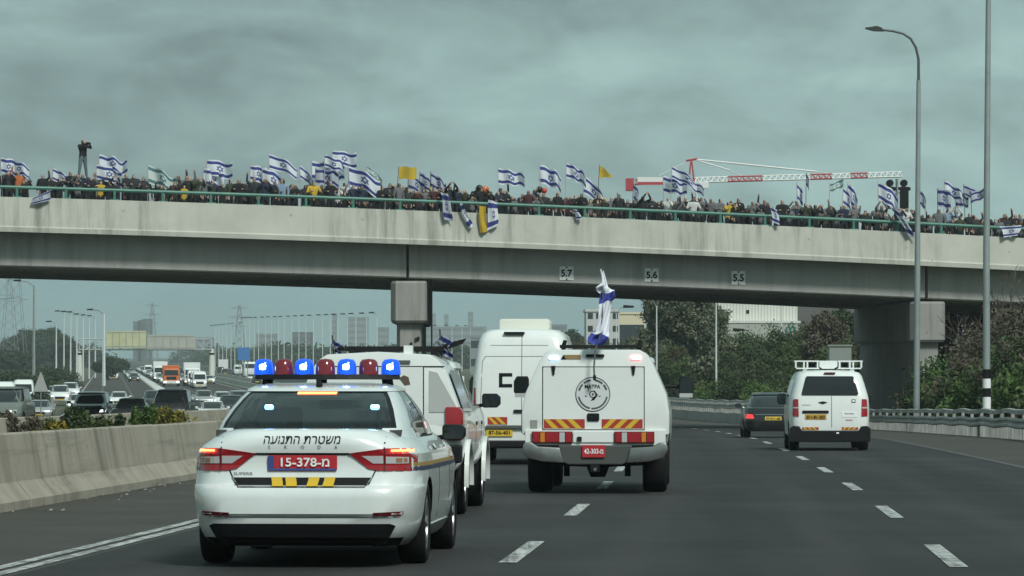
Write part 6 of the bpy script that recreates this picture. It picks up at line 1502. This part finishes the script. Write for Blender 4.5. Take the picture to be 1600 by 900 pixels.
def van2(paint, lit):
    R = empty('delivery_van'); lv = [(.25, .05, 5.2, .88, 14, 7), (.35, 0, 5.25, .95, 14, 7), (1.0, 0, 5.2, .97, 14, 7), (1.25, .02, 4.6, .96, 14, 7), (1.8, .05, 4.0, .90, 14, 7), (2.2, .1, 3.7, .82, 10, 7), (2.3, .3, 3.4, .65, 8, 6)]
    me = carve(stack(lv, 2.6).mesh('body', [paint, M_UNDER]), (1.0, 4.3), .96, .38); smooth(me); link('body', me, R); tr = bvh_of(me)
    decal('windscreen', [(-.80, 1.22), (.80, 1.22), (.72, 1.9), (-.72, 1.9)], tr, 'front', M_DGLASS, R, off=.01, cut=.15)
    decal('grille', rect(-.5, .5, .6, .9), tr, 'front', M_BLACK, R, off=.015, cut=.2); decal('number_plate', rect(-.26, .26, .42, .53), tr, 'front', M_PYEL, R, off=.02, cut=.5)
    for s in (-1, 1):
        decal('headlight', [(s * .6, .78), (s * .85, .8), (s * .86, 1.0), (s * .65, .95)], tr, 'front', M_HEAD if lit else M_CLEAR, R, off=.02, cut=.15); decal('tail_light', [(s * .85, .8), (s * .94, .8), (s * .92, 1.3), (s * .85, 1.3)], tr, 'rear', M_TAIL, R, off=.015, cut=.15)
        mirror_pod(R, s * 1.08, 4.2, 1.35, .2, .3)
        for y in (1.0, 4.3): wheel(R, s * .83, y, .34, .22, side=s)
    decal('rear_screen', rect(-.7, .7, 1.3, 1.85), tr, 'rear', M_DGLASS, R, off=.01, cut=.2)
    return R
def box_truck(paint, lit):
    R = empty('cargo_truck'); org = paint is None; pc = mat('orange_paint', (.55, .13, .02), .45, 0, .3, var=.15) if org else paint
    MB().box(-1.22, 1.22, 0, 5.2, 1.1, 3.0 if org else 3.4).build('cargo_box', pc if org else mat('box_white', (.66, .67, .66), .5), R, bevel=.06)
    MB().box(-.5, .5, .2, 7.2, .6, 1.1).build('chassis', M_UNDER, R)
    me = stack([(.5, 5.4, 7.3, 1.1, 14, 12), (.6, 5.35, 7.4, 1.2, 14, 12), (1.5, 5.35, 7.4, 1.2, 14, 12), (2.4, 5.4, 7.2, 1.14, 12, 10), (2.6, 5.6, 7.0, 1.0, 9, 8)], 6.3).mesh('cab', pc, smooth=True); link('cab', me, R); tr = bvh_of(me)
    decal('windscreen', [(-1.02, 1.55), (1.02, 1.55), (.98, 2.35), (-.98, 2.35)], tr, 'front', M_DGLASS, R, off=.012, cut=.2)
    decal('grille', rect(-.7, .7, .95, 1.4), tr, 'front', M_BLACK, R, off=.015, cut=.3)
    MB().box(-1.2, 1.2, 7.38, 7.52, .4, .8).build('bumper', M_WHITE if org else M_BLACK, R, bevel=.03)
    for s in (-1, 1):
        MB().box(s * .75, s * 1.08, 7.52, 7.55, .55, .72).build('headlight', M_HEAD, R); mirror_pod(R, s * 1.38, 7.1, 2.0, .2, .45)
        MB().box(s * .8, s * 1.1, -.03, .02, .9, 1.05).build('tail_light', M_TAIL, R)
        for y in (1.2, 6.5): wheel(R, s * 1.02, y, .48, .3, side=s)
    return R
def bus(paint, lit):
    R = empty('coach_bus'); lv = [(.3, .05, 11.5, 1.15, 20, 16), (.4, 0, 11.6, 1.24, 20, 16), (1.3, 0, 11.6, 1.25, 20, 16), (2.9, .1, 11.4, 1.22, 18, 14), (3.15, .3, 11.2, 1.1, 10, 9)]
    me = carve(stack(lv, 6).mesh('body', [paint, M_UNDER]), (3.0, 9.2), 1.25, .5); smooth(me); link('body', me, R); tr = bvh_of(me)
    decal('windscreen', rect(-1.1, 1.1, 1.3, 2.75), tr, 'front', M_DGLASS, R, off=.012, cut=.25); decal('rear_screen', rect(-.95, .95, 1.9, 2.75), tr, 'rear', M_DGLASS, R, off=.012, cut=.25)
    for s, sd in ((1, 'right'), (-1, 'left')):
        for k in range(6): decal('side_window', [(s * (.8 + k * 1.7), 1.6), (s * (2.4 + k * 1.7), 1.6), (s * (2.4 + k * 1.7), 2.6), (s * (.8 + k * 1.7), 2.6)], tr, sd, M_DGLASS, R, off=.01, cut=.5)
        decal('tail_light', [(s * 1.0, .8), (s * 1.18, .8), (s * 1.18, 1.4), (s * 1.0, 1.4)], tr, 'rear', M_TAIL, R, off=.015, cut=.3); decal('headlight', [(s * .7, .7), (s * 1.1, .7), (s * 1.1, .95), (s * .7, .9)], tr, 'front', M_HEAD, R, off=.015, cut=.3)
        for y in (3.0, 9.2): wheel(R, s * 1.08, y, .46, .28, side=s)
    return R
G1 = 'oncoming vehicles behind the median'
traffic('suv', 'green-grey', 'green-grey 4x4 cut by the left frame edge behind the median', px=22, Y=150, group=G1, lit=False)
traffic('suv', 'black', 'black 4x4 with one bright headlight behind the median shrub', px=150, Y=188, group=G1)
traffic('saloon', 'dark grey', 'dark saloon between the black 4x4 and the dark people carrier', px=214, Y=176, group=G1, lit=False)
traffic('mpv', 'dark grey', 'dark people carrier in front of the orange truck', px=276, Y=172, group=G1, lit=False)
traffic('saloon', 'white', 'white saloon just left of the police car roof', px=334, Y=236, group=G1); traffic('suv', 'black', 'dark jeep behind the police car, right of the white saloon', px=362, Y=250, group=G1)
traffic('pickup', 'white', 'white pickup right of the grey triangular sign', px=95, Y=350, group=G1); traffic('hatch', 'silver', 'silver hatchback left of the white pickup', px=80, Y=375, group=G1); traffic('suv', 'white', 'white 4x4 right of the white pickup, nearly hidden', px=111, Y=390, group=G1)
traffic('van', 'white', 'white van at the left frame edge above the green-grey 4x4', px=8, Y=318, group=G1, lit=False); traffic('van', 'white', 'white van left of the triangular sign', px=38, Y=345, group=G1, lit=False)
for (k_, c_, px_, Y_, nt) in (('saloon', 'silver', 66, 262, 'right of the triangular sign post'), ('hatch', 'white', 122, 300, 'behind the black 4x4'), ('saloon', 'white', 186, 330, 'between the black 4x4 and the dark saloon'), ('suv', 'dark grey', 240, 300, 'above the dark people carrier'), ('saloon', 'black', 300, 262, 'right of the dark people carrier'), ('hatch', 'silver', 318, 330, 'past the dark people carrier, farther off'), ('saloon', 'white', 346, 330, 'above the dark jeep'), ('suv', 'silver', 372, 300, 'right of the dark jeep by the police car')):
    traffic(k_, c_, f"{c_} {dict(hatch='hatchback', saloon='saloon', suv='4x4')[k_]} oncoming, {nt}", px=px_, Y=Y_, group=G1)
traffic('truck', 'orange', 'orange tipper truck in the oncoming queue', off=-24.2, Y=560)
g = random.Random(17); LN = {-17.6: 'lane beside the median', -21.0: 'middle lane right of the island', -24.4: 'lane right of the island', -29.0: 'lane left of the island', -32.4: 'outer lane left of the island'}
kinds = [('hatch', 'white'), ('saloon', 'white'), ('suv', 'white'), ('saloon', 'silver'), ('hatch', 'dark grey'), ('van', 'white'), ('suv', 'black'), ('hatch', 'white'), ('saloon', 'white'), ('hatch', 'red'), ('saloon', 'blue')]
for off, ln in LN.items():
    y = {-17.6: 600, -21.0: 520, -24.4: 600, -29.0: 640, -32.4: 700}[off]; i = 0
    while y < 1350 and i < 20:
        k, c = g.choice(kinds)
        if i == 3 and off in (-24.4, -21.0): k, c = 'truck', 'white'
        traffic(k, c, f"{c} {dict(hatch='hatchback', saloon='saloon', suv='4x4', van='van', truck='box truck')[k]}, {ORD[i]} in the oncoming {ln}", off=off, Y=y, group='far oncoming queue'); i += 1
        y += g.uniform(12, 30) * (1 if off > -25 else 2.2) * (1 + (y - 500) / 900)
for i, (k, c, px, Y) in enumerate((('saloon', 'white', 394, 640), ('bus', 'white', 391, 760), ('suv', 'black', 345, 900), ('truck', 'white', 349, 960), ('hatch', 'dark grey', 352, 820), ('van', 'white', 372, 880), ('saloon', 'black', 402, 560))):
    traffic(k, c, f"{c} {dict(hatch='hatchback', saloon='saloon', suv='4x4', van='van', truck='box truck', bus='coach')[k]} driving away right of the gantry foot", px=px, Y=Y, rev=False, group='far vehicles driving away')
# guard rail beyond the oncoming lanes
gr = empty('guardrail', (RX(330) - 38.2, 330, RZ(330))); tag(gr, 'pale far guardrail along the verge left of the oncoming lanes', 'guardrail')
sweep('rail', WB, -38.2, 330, 760, M_STEEL, gr, .1, 6.0)
for k in range(60): y = 331 + k * 7; link('post', POST, gr, Vector((RX(y) - 38.2, y, RZ(y))) - gr.location)
# grey cabinet beside the outer pier
MBc = tag(empty('roadside_cabinet', at(1312, 565, 215)), 'grey roadside cabinet left of the outer pier behind the scrub', 'cabinet'); MB().box(-.62, .62, -.4, .4, -1.6, .85).build('case', mat('cabinet_grey', (.25, .28, .26), .6), MBc, bevel=.03); MB().box(-.68, .68, -.46, .46, .85, .95).build('lid', mat('cabinet_lid', (.22, .26, .22), .6), MBc)

# ================================================================== air
hz = bpy.data.materials.new('haze'); hz.use_nodes = True; t = hz.node_tree; t.nodes.clear(); n = NB(t)
pv = n.node('ShaderNodeVolumePrincipled'); pv.inputs['Color'].default_value = (.80, .92, .93, 1); pv.inputs['Density'].default_value = HAZE; pv.inputs['Anisotropy'].default_value = .1
mo = n.node('ShaderNodeOutputMaterial'); n.l.new(pv.outputs[0], mo.inputs['Volume'])
hb = MB().box(-1800, 1500, -40, 5000, -5, 58).build('haze', hz); tag(hb, 'thin pale haze filling the air over the road and city', kind='stuff')
